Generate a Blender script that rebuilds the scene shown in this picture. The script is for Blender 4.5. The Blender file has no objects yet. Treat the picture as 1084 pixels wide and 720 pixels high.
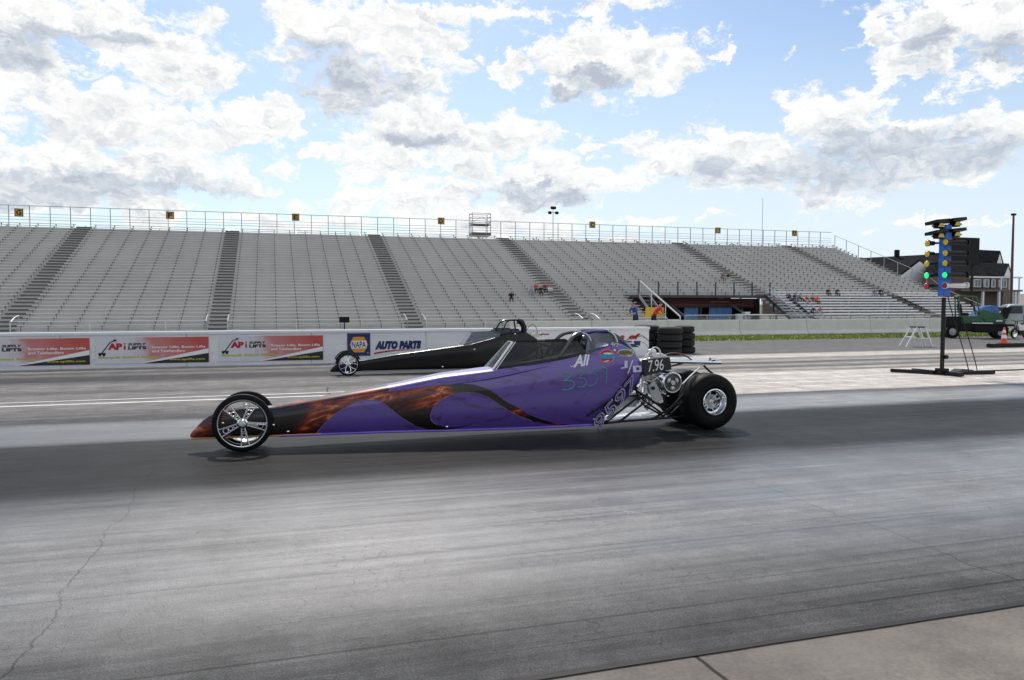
import bpy, bmesh, math, random
from mathutils import Vector, Matrix
random.seed(7)
S = bpy.context.scene
COL = S.collection
R = math.radians

# ------------------------------------------------------------------ camera, light, exposure
FPX, HCAM = 813.0, 1.6
YAW, PITCH = math.atan(253/813.), math.atan(38/813.)
cam = bpy.data.objects.new("camera", bpy.data.cameras.new("camera"))
COL.objects.link(cam); S.camera = cam
cam.location = (0, 0, HCAM)
cam.rotation_euler = (math.pi/2 - PITCH, 0, -YAW)
cam.data.sensor_width = 36; cam.data.lens = 36*FPX/1084
cam.data.clip_start = .1; cam.data.clip_end = 6000

SUN_AZ, SUN_EL = 6.0, 50.0        # degrees from +Y towards +X, above horizon
sun = bpy.data.objects.new("sun", bpy.data.lights.new("sun", 'SUN'))
COL.objects.link(sun)
sun.data.energy = 2.3; sun.data.angle = R(3.0); sun.data.color = (1, .93, .84)
sd = Vector((math.sin(R(SUN_AZ))*math.cos(R(SUN_EL)), math.cos(R(SUN_AZ))*math.cos(R(SUN_EL)), math.sin(R(SUN_EL))))
sun.rotation_euler = sd.to_track_quat('Z', 'Y').to_euler()
S.view_settings.view_transform = 'Standard'; S.view_settings.look = 'None'
S.view_settings.exposure = 0.36; S.view_settings.gamma = 1.0
S.view_settings.use_curve_mapping = False

class NT:
    """small helper for writing node graphs"""
    def __init__(s, tree): s.t = tree; s.n = tree.nodes; s.l = tree.links
    def put(s, sock, v):
        if hasattr(v, 'links') or hasattr(v, 'is_linked'): s.l.new(v, sock)
        elif v is not None:
            try: sock.default_value = v
            except Exception: sock.default_value = tuple(v) + (1,)
    def m(s, op, a, b=None, c=None, clamp=False):
        n = s.n.new('ShaderNodeMath'); n.operation = op; n.use_clamp = clamp
        s.put(n.inputs[0], a)
        if b is not None: s.put(n.inputs[1], b)
        if c is not None: s.put(n.inputs[2], c)
        return n.outputs[0]
    def vm(s, op, a, b=None, sc=None):
        n = s.n.new('ShaderNodeVectorMath'); n.operation = op
        s.put(n.inputs[0], a)
        if b is not None: s.put(n.inputs[1], b)
        if sc is not None: s.put(n.inputs['Scale'], sc)
        return n.outputs[0]
    def comb(s, x, y, z):
        n = s.n.new('ShaderNodeCombineXYZ'); s.put(n.inputs[0], x); s.put(n.inputs[1], y); s.put(n.inputs[2], z); return n.outputs[0]
    def noise(s, vec, scale, detail=4, rough=.5, dist=0, lac=2.0):
        n = s.n.new('ShaderNodeTexNoise'); s.put(n.inputs['Vector'], vec)
        n.inputs['Scale'].default_value = scale; n.inputs['Detail'].default_value = detail
        n.inputs['Roughness'].default_value = rough; n.inputs['Distortion'].default_value = dist
        n.inputs['Lacunarity'].default_value = lac
        return n.outputs[0]
    def smooth(s, v, a, b, lo=0, hi=1):
        n = s.n.new('ShaderNodeMapRange'); n.interpolation_type = 'SMOOTHSTEP'
        s.put(n.inputs[0], v); s.put(n.inputs[1], a); s.put(n.inputs[2], b); s.put(n.inputs[3], lo); s.put(n.inputs[4], hi); return n.outputs[0]
    def lin(s, v, a, b, lo=0, hi=1):
        n = s.n.new('ShaderNodeMapRange'); s.put(n.inputs[0], v); s.put(n.inputs[1], a); s.put(n.inputs[2], b); s.put(n.inputs[3], lo); s.put(n.inputs[4], hi); return n.outputs[0]
    def mix(s, f, a, b, mode='MIX'):
        n = s.n.new('ShaderNodeMix'); n.data_type = 'RGBA'; n.blend_type = mode
        s.put(n.inputs[0], f)
        for k, v in ((6, a), (7, b)):
            if isinstance(v, tuple): n.inputs[k].default_value = v if len(v) == 4 else v + (1,)
            else: s.l.new(v, n.inputs[k])
        return n.outputs[2]
    def ramp(s, v, stops, interp='LINEAR'):
        n = s.n.new('ShaderNodeValToRGB'); s.put(n.inputs[0], v); n.color_ramp.interpolation = interp
        e = n.color_ramp.elements
        while len(e) < len(stops): e.new(.5)
        for i, (p, c) in enumerate(stops):
            e[i].position = p
            e[i].color = (c, c, c, 1) if not isinstance(c, tuple) else c + (1,)
        return n.outputs[0]
    def sep(s, v):
        n = s.n.new('ShaderNodeSeparateXYZ'); s.put(n.inputs[0], v); return n.outputs

def build_world():
    w = bpy.data.worlds.new("World"); S.world = w; w.use_nodes = True
    t = w.node_tree; t.nodes.clear(); N = NT(t)
    sky = t.nodes.new('ShaderNodeTexSky'); sky.sky_type = 'NISHITA'; sky.sun_disc = False
    sky.sun_elevation = R(SUN_EL); sky.sun_rotation = R(SUN_AZ)
    sky.air_density = 1.0; sky.dust_density = 1.2; sky.ozone_density = 1.6
    b1 = t.nodes.new('ShaderNodeBackground'); hs = t.nodes.new('ShaderNodeHueSaturation'); hs.inputs['Saturation'].default_value = 1.12; t.links.new(sky.outputs[0], hs.inputs['Color']); sc_ = N.mix(1.0, hs.outputs[0], (.93, 1.0, 1.03), 'MULTIPLY'); t.links.new(sc_, b1.inputs[0]); b1.inputs[1].default_value = 0.098
    tc = t.nodes.new('ShaderNodeTexCoord')
    d = N.vm('NORMALIZE', tc.outputs['Generated'])
    x, y, z = N.sep(d)
    az = N.m('MULTIPLY', N.m('ARCTAN2', x, y), 57.2958)
    el = N.m('MULTIPLY', N.m('ARCSINE', z), 57.2958)
    # cloud plane coordinates: noise is stretched sideways near the horizon
    P = N.comb(N.m('MULTIPLY', az, .1), N.m('MULTIPLY', el, .15), 0)
    w1 = N.noise(P, 1.3, 9, .66); w2 = N.noise(N.vm('ADD', P, (7.3, 1.7, 3.1)), 1.3, 9, .66)
    azw = N.m('MULTIPLY_ADD', N.m('SUBTRACT', w1, .5), 9.0, az)
    elw = N.m('MULTIPLY_ADD', N.m('SUBTRACT', w2, .5), 5.5, el)
    w3 = N.noise(N.vm('ADD', P, (2.2, 8.1, 5.5)), 4.5, 8, .62); w4 = N.noise(N.vm('ADD', P, (4.2, 3.1, 9.5)), 4.5, 8, .62)
    azw = N.m('MULTIPLY_ADD', N.m('SUBTRACT', w3, .5), 4.5, azw); elw = N.m('MULTIPLY_ADD', N.m('SUBTRACT', w4, .5), 3.2, elw)
    def puffs(off):
        n = N.n.new('ShaderNodeTexVoronoi'); n.voronoi_dimensions = '2D'; n.feature = 'SMOOTH_F1'; n.inputs['Scale'].default_value = 2.7
        n.inputs['Smoothness'].default_value = .35; n.inputs['Detail'].default_value = 3.0; n.inputs['Roughness'].default_value = .58; n.inputs['Lacunarity'].default_value = 2.1
        q = N.vm('ADD', P, N.comb(N.m('MULTIPLY', N.m('SUBTRACT', w3, .5), .55), N.m('MULTIPLY', N.m('SUBTRACT', w4, .5), .55), 0))
        N.l.new(N.vm('ADD', q, off), n.inputs['Vector']); return N.m('MULTIPLY_ADD', n.outputs['Distance'], -.6, 1.195)
    pf, pf2 = puffs((0, 0, 0)), puffs((.01, .055, 0))
    fine = N.m('ADD', N.m('MULTIPLY', N.m('SUBTRACT', pf, .62), .85), N.m('MULTIPLY', N.noise(P, 5.5, 10, .66), .55)); fine = N.m('ADD', fine, .25)
    def field(lst):
        acc = None
        for (a, e, ra, re) in lst:
            u = N.m('MULTIPLY', N.m('SUBTRACT', azw, a), 1/ra); v = N.m('MULTIPLY', N.m('SUBTRACT', elw, e), 1/re)
            q = N.m('SUBTRACT', 1.0, N.m('MULTIPLY_ADD', u, u, N.m('MULTIPLY', v, v)))
            acc = q if acc is None else N.m('SMOOTH_MAX', acc, q, .25)
        return acc
    F = field(CLOUDS)
    # elsewhere in the sky: broken cumulus from plain noise
    pl = N.vm('SCALE', d, None, N.m('DIVIDE', 1.0, N.m('ADD', N.m('MAXIMUM', z, 0.0), .12)))
    g = N.m('MULTIPLY', N.m('SUBTRACT', N.noise(pl, .9, 5, .55), .5), 5.0)
    away = N.m('MAXIMUM', N.smooth(N.m('ABSOLUTE', N.m('SUBTRACT', az, 17)), 40, 52), N.smooth(el, 27, 36))
    F = N.m('ADD', N.m('MULTIPLY', F, N.m('SUBTRACT', 1.0, away)), N.m('MULTIPLY', g, away))
    dens = N.m('MULTIPLY_ADD', N.m('SUBTRACT', fine, .5), 3.6, N.m('MAXIMUM', N.m('ADD', F, .06), -1.2))
    cover = N.smooth(dens, -.22, .75)
    # relief: compare the cloud texture with the same texture a little nearer the sun
    hi = N.noise(P, 2.2, 9, .58); hi2 = N.noise(N.vm('ADD', P, (.03, .09, 0)), 2.2, 9, .58)
    big = N.noise(P, 1.0, 6, .55); big2 = N.noise(N.vm('ADD', P, (.06, .22, 0)), 1.0, 6, .55)
    rel = N.m('ADD', N.m('MULTIPLY', N.m('SUBTRACT', pf, pf2), 1.5), N.m('MULTIPLY', N.m('SUBTRACT', big, big2), 1.3))
    thick = N.smooth(dens, .35, 1.9)
    dk = N.smooth(N.m('MULTIPLY_ADD', N.m('SUBTRACT', hi, .5), 1.3, field(DARKS)), -1.0, 1.2)
    shade = N.m('ADD', N.m('MULTIPLY', dk, .66), N.m('MULTIPLY', thick, .26))
    shade = N.m('SUBTRACT', shade, rel, clamp=True)
    ccol = N.ramp(shade, [(0, (1.0, 1.0, .985)), (.22, (.90, .905, .90)), (.45, (.76, .785, .81)), (.7, (.60, .65, .72)), (1, (.47, .52, .60))])
    b2 = t.nodes.new('ShaderNodeBackground'); t.links.new(ccol, b2.inputs[0]); b2.inputs[1].default_value = .80
    mx = t.nodes.new('ShaderNodeMixShader'); t.links.new(cover, mx.inputs[0]); t.links.new(b1.outputs[0], mx.inputs[1]); t.links.new(b2.outputs[0], mx.inputs[2])
    # pale veil low over the horizon
    b3 = t.nodes.new('ShaderNodeBackground'); b3.inputs[0].default_value = (.80, .90, 1, 1); b3.inputs[1].default_value = .80
    veil = N.m('MULTIPLY', N.smooth(el, 24, 0), N.smooth(az, -25, 45, .30, .95))
    veil = N.m('MULTIPLY', veil, N.m('SUBTRACT', 1.0, N.m('MULTIPLY', cover, .8)))
    mv = t.nodes.new('ShaderNodeMixShader'); t.links.new(veil, mv.inputs[0]); t.links.new(mx.outputs[0], mv.inputs[1]); t.links.new(b3.outputs[0], mv.inputs[2])
    out = t.nodes.new('ShaderNodeOutputWorld'); t.links.new(mv.outputs[0], out.inputs[0])
    w.cycles.sampling_method = 'MANUAL'; w.cycles.sample_map_resolution = 512

def pdir(px, py):
    x = (px-542)/FPX; y = -(py-360)/FPX; sA, cA, sP, cP = math.sin(YAW), math.cos(YAW), math.sin(PITCH), math.cos(PITCH)
    return Vector((sA*cP + cA*x + sA*sP*y, cA*cP - sA*x + cA*sP*y, -sP + cP*y))
def sk(px, py, rx, ry):
    """sky ellipse: azimuth, elevation and radii in degrees"""
    v = pdir(px, py).normalized()
    return (math.degrees(math.atan2(v.x, v.y)), math.degrees(math.asin(v.z)), rx*.065, ry*.066)
CLOUDS = [sk(*a) for a in [(70,25,120,40),(160,55,85,40),(25,75,50,30),(110,135,110,40),(60,180,140,38),(200,165,85,38),(255,130,45,20),(40,215,50,20),(150,220,60,14),
  (375,45,85,52),(440,65,55,45),(400,105,60,40),(470,10,90,16),(560,15,40,9),(300,118,30,24),(440,145,70,45),(520,160,70,38),(400,180,55,26),(330,160,18,12),(430,215,110,20),(560,190,75,28),(625,190,60,22),(520,235,90,20),
  (620,68,80,34),(700,60,48,30),(655,8,55,12),(765,50,14,7),(600,100,50,15),(535,75,22,16),(625,153,20,8),
  (745,160,85,24),(830,175,95,34),(890,130,60,30),(930,165,80,36),(1010,160,80,30),(1060,145,50,26),(860,200,80,20),
  (1000,45,75,30),(1060,30,70,40),(985,10,60,22),(912,40,24,8),(940,75,30,12),(1040,72,60,14),
  (600,262,120,8),(300,238,90,8),(700,235,60,6),(1000,235,60,5)]]
DARKS = [sk(*a) for a in [(355,85,60,34),(420,90,55,14),(130,198,140,18),(40,205,70,20),(210,200,60,12),(100,40,60,14),(30,50,40,18),(635,80,45,15),(600,100,30,9),(870,190,95,22),(780,182,60,16),(920,160,70,24),(1020,165,60,20),(985,38,24,12),(1065,55,30,14),(560,205,60,10),(450,150,40,12)]]
build_world()

# ------------------------------------------------------------------ helpers
def tag(o, label=None, cat=None, group=None, kind=None):
    for k, v in (('label', label), ('category', cat), ('group', group), ('kind', kind)):
        if v: o[k] = v
    return o
def empty(name, loc=(0, 0, 0), rz=0, **kw):
    o = bpy.data.objects.new(name, None); COL.objects.link(o); o.location = loc; o.rotation_euler = (0, 0, rz)
    o.empty_display_size = .2
    return tag(o, **kw)
def copy_tree(o, parent=None):
    c = o.copy(); COL.objects.link(c)
    if parent: c.parent = parent
    for ch in [k for k in ALLOBJ if k.parent is o]: copy_tree(ch, c)
    return c
ALLOBJ = []

def principled(name, col=(.5, .5, .5), rough=.6, metal=0, coat=0, spec=None, trans=0, emit=None, estr=0):
    m = bpy.data.materials.new(name); m.use_nodes = True
    b = m.node_tree.nodes['Principled BSDF']
    b.inputs['Base Color'].default_value = tuple(col) + (1,); b.inputs['Roughness'].default_value = rough
    b.inputs['Metallic'].default_value = metal
    if coat: b.inputs['Coat Weight'].default_value = coat; b.inputs['Coat Roughness'].default_value = .06
    if spec is not None: b.inputs['Specular IOR Level'].default_value = spec
    if trans: b.inputs['Transmission Weight'].default_value = trans
    if emit: b.inputs['Emission Color'].default_value = tuple(emit) + (1,); b.inputs['Emission Strength'].default_value = estr
    return m, b
def mat(name, col, rough=.6, metal=0, scale=6.0, amt=.25, bump=0, stretch=(1, 1, 1), rvar=.1, **kw):
    """principled with large and small value variation, roughness variation and optional bump"""
    m, b = principled(name, col, rough, metal, **kw); N = NT(m.node_tree)
    tc = N.n.new('ShaderNodeTexCoord'); v = N.vm('MULTIPLY', tc.outputs['Object'], stretch)
    n1 = N.noise(v, scale, 6, .6); n2 = N.noise(v, scale*.17, 3, .5)
    k = N.m('ADD', N.m('MULTIPLY', N.m('SUBTRACT', n1, .5), amt*1.6), N.m('MULTIPLY', N.m('SUBTRACT', n2, .5), amt*1.6))
    k = N.m('ADD', k, 1.0)
    mul = N.vm('SCALE', tuple(col), None, k)
    N.l.new(mul, b.inputs['Base Color'])
    N.l.new(N.m('ADD', rough - rvar*.5, N.m('MULTIPLY', n1, rvar)), b.inputs['Roughness'])
    if bump:
        bp = N.n.new('ShaderNodeBump'); bp.inputs['Strength'].default_value = bump; bp.inputs['Distance'].default_value = .02
        N.l.new(n1, bp.inputs['Height']); N.l.new(bp.outputs[0], b.inputs['Normal'])
    return m

KEEP = {'seat_row', 'deck', 'bright_seat_plank', 'seat_brackets', 'flame_paint', 'end_railing', 'back_railing', 'front_railing', 'aisle_stair', 'lens', 'spoke', 'wall_panel'}
class MB:
    """collects primitives and links them as one mesh object"""
    def __init__(s): s.v = []; s.f = []; s.mi = []; s.cur = 0
    def add(s, vs, fs):
        n = len(s.v); s.v += [tuple(a) for a in vs]; s.f += [tuple(i+n for i in f) for f in fs]; s.mi += [s.cur]*len(fs)
    def box(s, c, d, rot=None):
        hx, hy, hz = d[0]/2, d[1]/2, d[2]/2
        vs = [Vector((x*hx, y*hy, z*hz)) for x in (-1, 1) for y in (-1, 1) for z in (-1, 1)]
        if rot is not None: vs = [rot @ v for v in vs]
        vs = [v + Vector(c) for v in vs]
        s.add(vs, [(0, 1, 3, 2), (4, 6, 7, 5), (0, 4, 5, 1), (2, 3, 7, 6), (0, 2, 6, 4), (1, 5, 7, 3)])
    def bx(s, x0, x1, y0, y1, z0, z1): s.box(((x0+x1)/2, (y0+y1)/2, (z0+z1)/2), (abs(x1-x0), abs(y1-y0), abs(z1-z0)))
    def rbox(s, c, d, r=.02, rot=None, seg=2):
        bm = bmesh.new(); bmesh.ops.create_cube(bm, size=1)
        for v in bm.verts: v.co = Vector((v.co.x*d[0], v.co.y*d[1], v.co.z*d[2]))
        bmesh.ops.bevel(bm, geom=bm.edges[:], offset=min(r, min(d)*.49), segments=seg, affect='EDGES')
        s.bm(bm, c, rot)
    def bm(s, bm, c=(0, 0, 0), rot=None):
        bm.verts.index_update()
        s.add([((rot @ v.co) if rot is not None else v.co) + Vector(c) for v in bm.verts], [[v.index for v in f.verts] for f in bm.faces]); bm.free()
    def tube(s, pts, r, n=8, cap=True, closed=False):
        pts = [Vector(p) for p in pts]; rings = []
        rr = r if isinstance(r, (list, tuple)) else [r]*len(pts)
        up = None
        for i, p in enumerate(pts):
            if closed: t = pts[(i+1) % len(pts)] - pts[i-1]
            else: t = pts[min(i+1, len(pts)-1)] - pts[max(i-1, 0)]
            t.normalize()
            if up is None: up = Vector((0, 0, 1)) if abs(t.z) < .9 else Vector((1, 0, 0))
            a = t.cross(up).normalized(); b = a.cross(t).normalized(); up = b
            rings.append([p + (a*math.cos(2*math.pi*k/n) + b*math.sin(2*math.pi*k/n))*rr[i] for k in range(n)])
        fs = []; m = len(pts)
        for i in range(m if closed else m-1):
            j = (i+1) % m
            for k in range(n): fs.append((i*n+k, i*n+(k+1) % n, j*n+(k+1) % n, j*n+k))
        if cap and not closed: fs.append(tuple(range(n-1, -1, -1))); fs.append(tuple((m-1)*n+k for k in range(n)))
        s.add([v for q in rings for v in q], fs)
    def lathe(s, prof, c=(0, 0, 0), axis='z', n=32, closed=False):
        """prof: (radius, height) pairs turned about the axis"""
        vs = []
        for r_, h_ in prof:
            for k in range(n):
                a = 2*math.pi*k/n; u, w = r_*math.cos(a), r_*math.sin(a)
                p = {'z': (u, w, h_), 'y': (u, h_, w), 'x': (h_, u, w)}[axis]
                vs.append(Vector(p) + Vector(c))
        fs = []; m = len(prof)
        for i in range(m if closed else m-1):
            j = (i+1) % m
            for k in range(n): fs.append((i*n+k, i*n+(k+1) % n, j*n+(k+1) % n, j*n+k))
        s.add(vs, fs)
    def prism(s, poly, axis, a, b):
        """poly of 2D points extruded along axis from a to b"""
        def P(u, w, h): return {'y': (u, h, w), 'x': (h, u, w), 'z': (u, w, h)}[axis]
        n = len(poly); vs = [P(u, w, a) for u, w in poly] + [P(u, w, b) for u, w in poly]
        s.add(vs, [tuple(range(n)), tuple(range(2*n-1, n-1, -1))] + [(i, (i+1) % n, (i+1) % n + n, i+n) for i in range(n)])
    def sphere(s, c, r, sc=(1, 1, 1), seg=16, rings=10):
        bm = bmesh.new(); bmesh.ops.create_uvsphere(bm, u_segments=seg, v_segments=rings, radius=r)
        for v in bm.verts: v.co = Vector((v.co.x*sc[0], v.co.y*sc[1], v.co.z*sc[2]))
        s.bm(bm, c)
    def pieces(s, margin):
        par = list(range(len(s.v)))
        def fd(a):
            while par[a] != a: par[a] = par[par[a]]; a = par[a]
            return a
        for f in s.f:
            r0 = fd(f[0])
            for k in f[1:]: par[fd(k)] = r0
        bb = {}
        for i, v in enumerate(s.v):
            r0 = fd(i); b = bb.setdefault(r0, [list(v), list(v)])
            for k in range(3): b[0][k] = min(b[0][k], v[k]); b[1][k] = max(b[1][k], v[k])
        ks = list(bb)
        if len(ks) > 400: return None
        for a in range(len(ks)):
            for b in range(a+1, len(ks)):
                A, B = bb[ks[a]], bb[ks[b]]
                if all(A[0][k]-margin <= B[1][k] and B[0][k]-margin <= A[1][k] for k in range(3)): par[fd(ks[a])] = fd(ks[b])
        grp = {}
        for i, f in enumerate(s.f): grp.setdefault(fd(f[0]), []).append(i)
        return list(grp.values())
    def build(s, name, m, parent=None, smooth=False, loc=None, fix=True, **kw):
        if parent is not None and not isinstance(m, list) and name not in KEEP and not kw:
            ps = s.pieces(.022 if ('letter' in name or 'number' in name) else .012)
            if ps and 1 < len(ps) <= 60:
                r = None
                for p in ps:
                    q = MB(); ids = sorted({k for i in p for k in s.f[i]}); mp = {k: n for n, k in enumerate(ids)}
                    q.v = [s.v[k] for k in ids]; q.f = [tuple(mp[k] for k in s.f[i]) for i in p]; q.mi = [0]*len(p)
                    r = q.link(name, m, parent, smooth, loc, fix)
                return r
        return s.link(name, m, parent, smooth, loc, fix, **kw)
    def link(s, name, m, parent=None, smooth=False, loc=None, fix=True, **kw):
        me = bpy.data.meshes.new(name); me.from_pydata(s.v, [], s.f)
        for k in (m if isinstance(m, list) else [m]): me.materials.append(k)
        if fix:
            bm = bmesh.new(); bm.from_mesh(me)
            bmesh.ops.recalc_face_normals(bm, faces=bm.faces[:]); bm.to_mesh(me); bm.free()
        if isinstance(m, list): me.polygons.foreach_set('material_index', s.mi)
        if smooth:
            me.polygons.foreach_set('use_smooth', [True]*len(me.polygons)); me.update()
            try: me.set_sharp_from_angle(angle=R(38))
            except Exception: pass
        o = bpy.data.objects.new(name, me); COL.objects.link(o); ALLOBJ.append(o)
        if parent is not None: o.parent = parent
        if loc: o.location = loc
        return tag(o, **kw)

def text_polys(txt, size=1.0, shear=0.0, outline=0.0, bold=0.0, space=1.0):
    """vertices and faces of a flat text, lower left at the origin, in 2D"""
    cu = bpy.data.curves.new('t', 'FONT'); cu.body = txt; cu.size = size; cu.shear = shear; cu.space_character = space
    cu.resolution_u = 3
    if outline: cu.fill_mode = 'NONE'; cu.bevel_depth = outline; cu.bevel_resolution = 0
    else: cu.offset = bold
    ob = bpy.data.objects.new('t', cu); COL.objects.link(ob)
    dg = bpy.context.evaluated_depsgraph_get(); dg.update()
    me = bpy.data.meshes.new_from_object(ob.evaluated_get(dg))
    vs = [v.co.copy() for v in me.vertices]; fs = [tuple(p.vertices) for p in me.polygons]
    bpy.data.objects.remove(ob); bpy.data.meshes.remove(me); bpy.data.curves.remove(cu)
    xs = [v.x for v in vs] or [0, 1]; ys = [v.y for v in vs] or [0, 1]
    return vs, fs, (min(xs), max(xs), min(ys), max(ys))
def text_on(mb, txt, fn, x0, x1, z0, z1, cut=False, **kw):
    """fit the text to the rectangle x0..x1, z0..z1 and map it through fn(x, z, lift)"""
    vs, fs, (a, b, c, d) = text_polys(txt, **kw)
    mb.add([fn(x0+(v.x-a)/(b-a)*(x1-x0), z0+(v.y-c)/(d-c)*(z1-z0), v.z) for v in vs], fs)
def cut_poly(poly, dx, dz):
    """cut a filled 2D outline into small grid cells so it can follow a curved panel"""
    def clip(P, k, lim, sgn):
        out = []
        for i in range(len(P)):
            a, b = P[i], P[(i+1) % len(P)]; da, db = (a[k]-lim)*sgn, (b[k]-lim)*sgn
            if da >= 0: out.append(a)
            if (da >= 0) != (db >= 0): t = da/(da-db); out.append((a[0]+(b[0]-a[0])*t, a[1]+(b[1]-a[1])*t))
        return out
    x0, x1 = min(p[0] for p in poly), max(p[0] for p in poly); vs = []; fs = []
    nx = max(1, math.ceil((x1-x0)/dx))
    for i in range(nx):
        c = clip(clip(poly, 0, x0+(x1-x0)*i/nx, 1), 0, x0+(x1-x0)*(i+1)/nx, -1)
        if len(c) < 3: continue
        z0, z1 = min(p[1] for p in c), max(p[1] for p in c); nz = max(1, math.ceil((z1-z0)/dz))
        for j in range(nz):
            d = clip(clip(c, 1, z0+(z1-z0)*j/nz, 1), 1, z0+(z1-z0)*(j+1)/nz, -1)
            q = []
            for p in d:
                if not q or abs(p[0]-q[-1][0])+abs(p[1]-q[-1][1]) > 1e-6: q.append(p)
            if len(q) > 2 and abs(q[0][0]-q[-1][0])+abs(q[0][1]-q[-1][1]) < 1e-6: q.pop()
            if len(q) < 3: continue
            ar = sum(q[k][0]*q[(k+1) % len(q)][1]-q[(k+1) % len(q)][0]*q[k][1] for k in range(len(q)))
            if abs(ar) < 1e-8: continue
            n = len(vs); vs += q; fs.append(tuple(range(n, n+len(q))))
    return vs, fs
def smooth_line(P, n=4):
    """Catmull-Rom through the points"""
    out = []
    for i in range(len(P)-1):
        p0, p1, p2, p3 = P[max(i-1, 0)], P[i], P[i+1], P[min(i+2, len(P)-1)]
        for k in range(n):
            t = k/n; out.append(tuple(.5*((2*p1[c]) + (-p0[c]+p2[c])*t + (2*p0[c]-5*p1[c]+4*p2[c]-p3[c])*t*t + (-p0[c]+3*p1[c]-3*p2[c]+p3[c])*t**3) for c in (0, 1)))
    return out + [P[-1]]

def pt(px, py, Y):
    """a point of the photograph on the upright plane at distance Y across the track: (x, z)"""
    v = pdir(px, py); k = Y/v.y; return (v.x*k, HCAM + v.z*k)
def gp(px, py, z=0):
    v = pdir(px, py); k = (z-HCAM)/v.z; return (v.x*k, v.y*k)

# ------------------------------------------------------------------ materials
ALU = mat('aluminium_seat', (.66, .645, .625), .5, .05, scale=1.2, amt=.12)
ALU2 = mat('aluminium_riser', (.52, .505, .49), .6, .0, scale=.8, amt=.2)
ALUB = mat('bright_aluminium', (.72, .73, .74), .4, .3, scale=4, amt=.1)
STEP = mat('worn_aisle_tread', (.15, .14, .13), .75, .0, scale=2, amt=.3)
GALV = mat('galvanised_steel', (.36, .38, .4), .5, .5, scale=8, amt=.15)
DARKM = mat('black_steel', (.008, .008, .0085), .42, .0, spec=.25, scale=9, amt=.3)
BLK = mat('black_plastic', (.010, .010, .011), .55, 0, spec=.2, scale=9, amt=.3)
CHROME = mat('polished_chrome', (.82, .83, .85), .1, 1.0, scale=5, amt=.04, rvar=.06)
CASTAL = mat('cast_aluminium', (.68, .68, .68), .38, .9, scale=22, amt=.25, bump=.15)
WHITE = mat('white_paint', (.78, .78, .77), .45, 0, scale=3, amt=.07)
RUB = mat('tyre_rubber', (.006, .006, .0063), .6, 0, spec=.15, scale=14, amt=.3, bump=.08)
RUBOLD = mat('old_tyre_rubber', (.013, .0125, .012), .85, 0, scale=5, amt=.5, bump=.2)
WALLM = mat('painted_wall', (.72, .715, .72), .6, 0, scale=2.2, amt=.2, bump=.05, stretch=(.5, 1, 3))
WALLCAP = mat('wall_cap_paint', (.74, .75, .78), .5, 0, scale=2.2, amt=.1)
CONC = mat('barrier_concrete', (.66, .635, .62), .85, 0, scale=2.6, amt=.22, bump=.2)
GREEN = mat('green_machine_paint', (.012, .10, .035), .35, 0, scale=7, amt=.25, coat=.4)
DARKROOM = mat('dark_brown_boards', (.035, .026, .022), .8, 0, scale=3, amt=.4)
MAROON = mat('maroon_fascia', (.09, .014, .016), .55, 0, scale=3, amt=.25)
YEL = mat('yellow_vinyl', (.72, .48, .03), .5, 0, scale=6, amt=.1)
BLUEV = mat('blue_tarp', (.07, .15, .36), .8, 0, scale=3, amt=.35, bump=.3)
REDP = mat('red_print', (.42, .015, .018), .5, 0, scale=4, amt=.08)
NAVY = mat('navy_print', (.012, .018, .12), .5, 0, scale=4, amt=.1)
INK = mat('black_print', (.012, .012, .014), .5, 0, scale=4, amt=.2)
WPR = mat('white_print', (.8, .8, .8), .5, 0, scale=4, amt=.05)
YPR = mat('yellow_print', (.62, .55, .05), .5, 0, scale=4, amt=.1)
ORPR = mat('amber_print', (.75, .30, .012), .45, 0, scale=4, amt=.1)
OLIVE = mat('olive_outline_print', (.30, .27, .03), .5, 0, scale=4, amt=.1)

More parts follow.
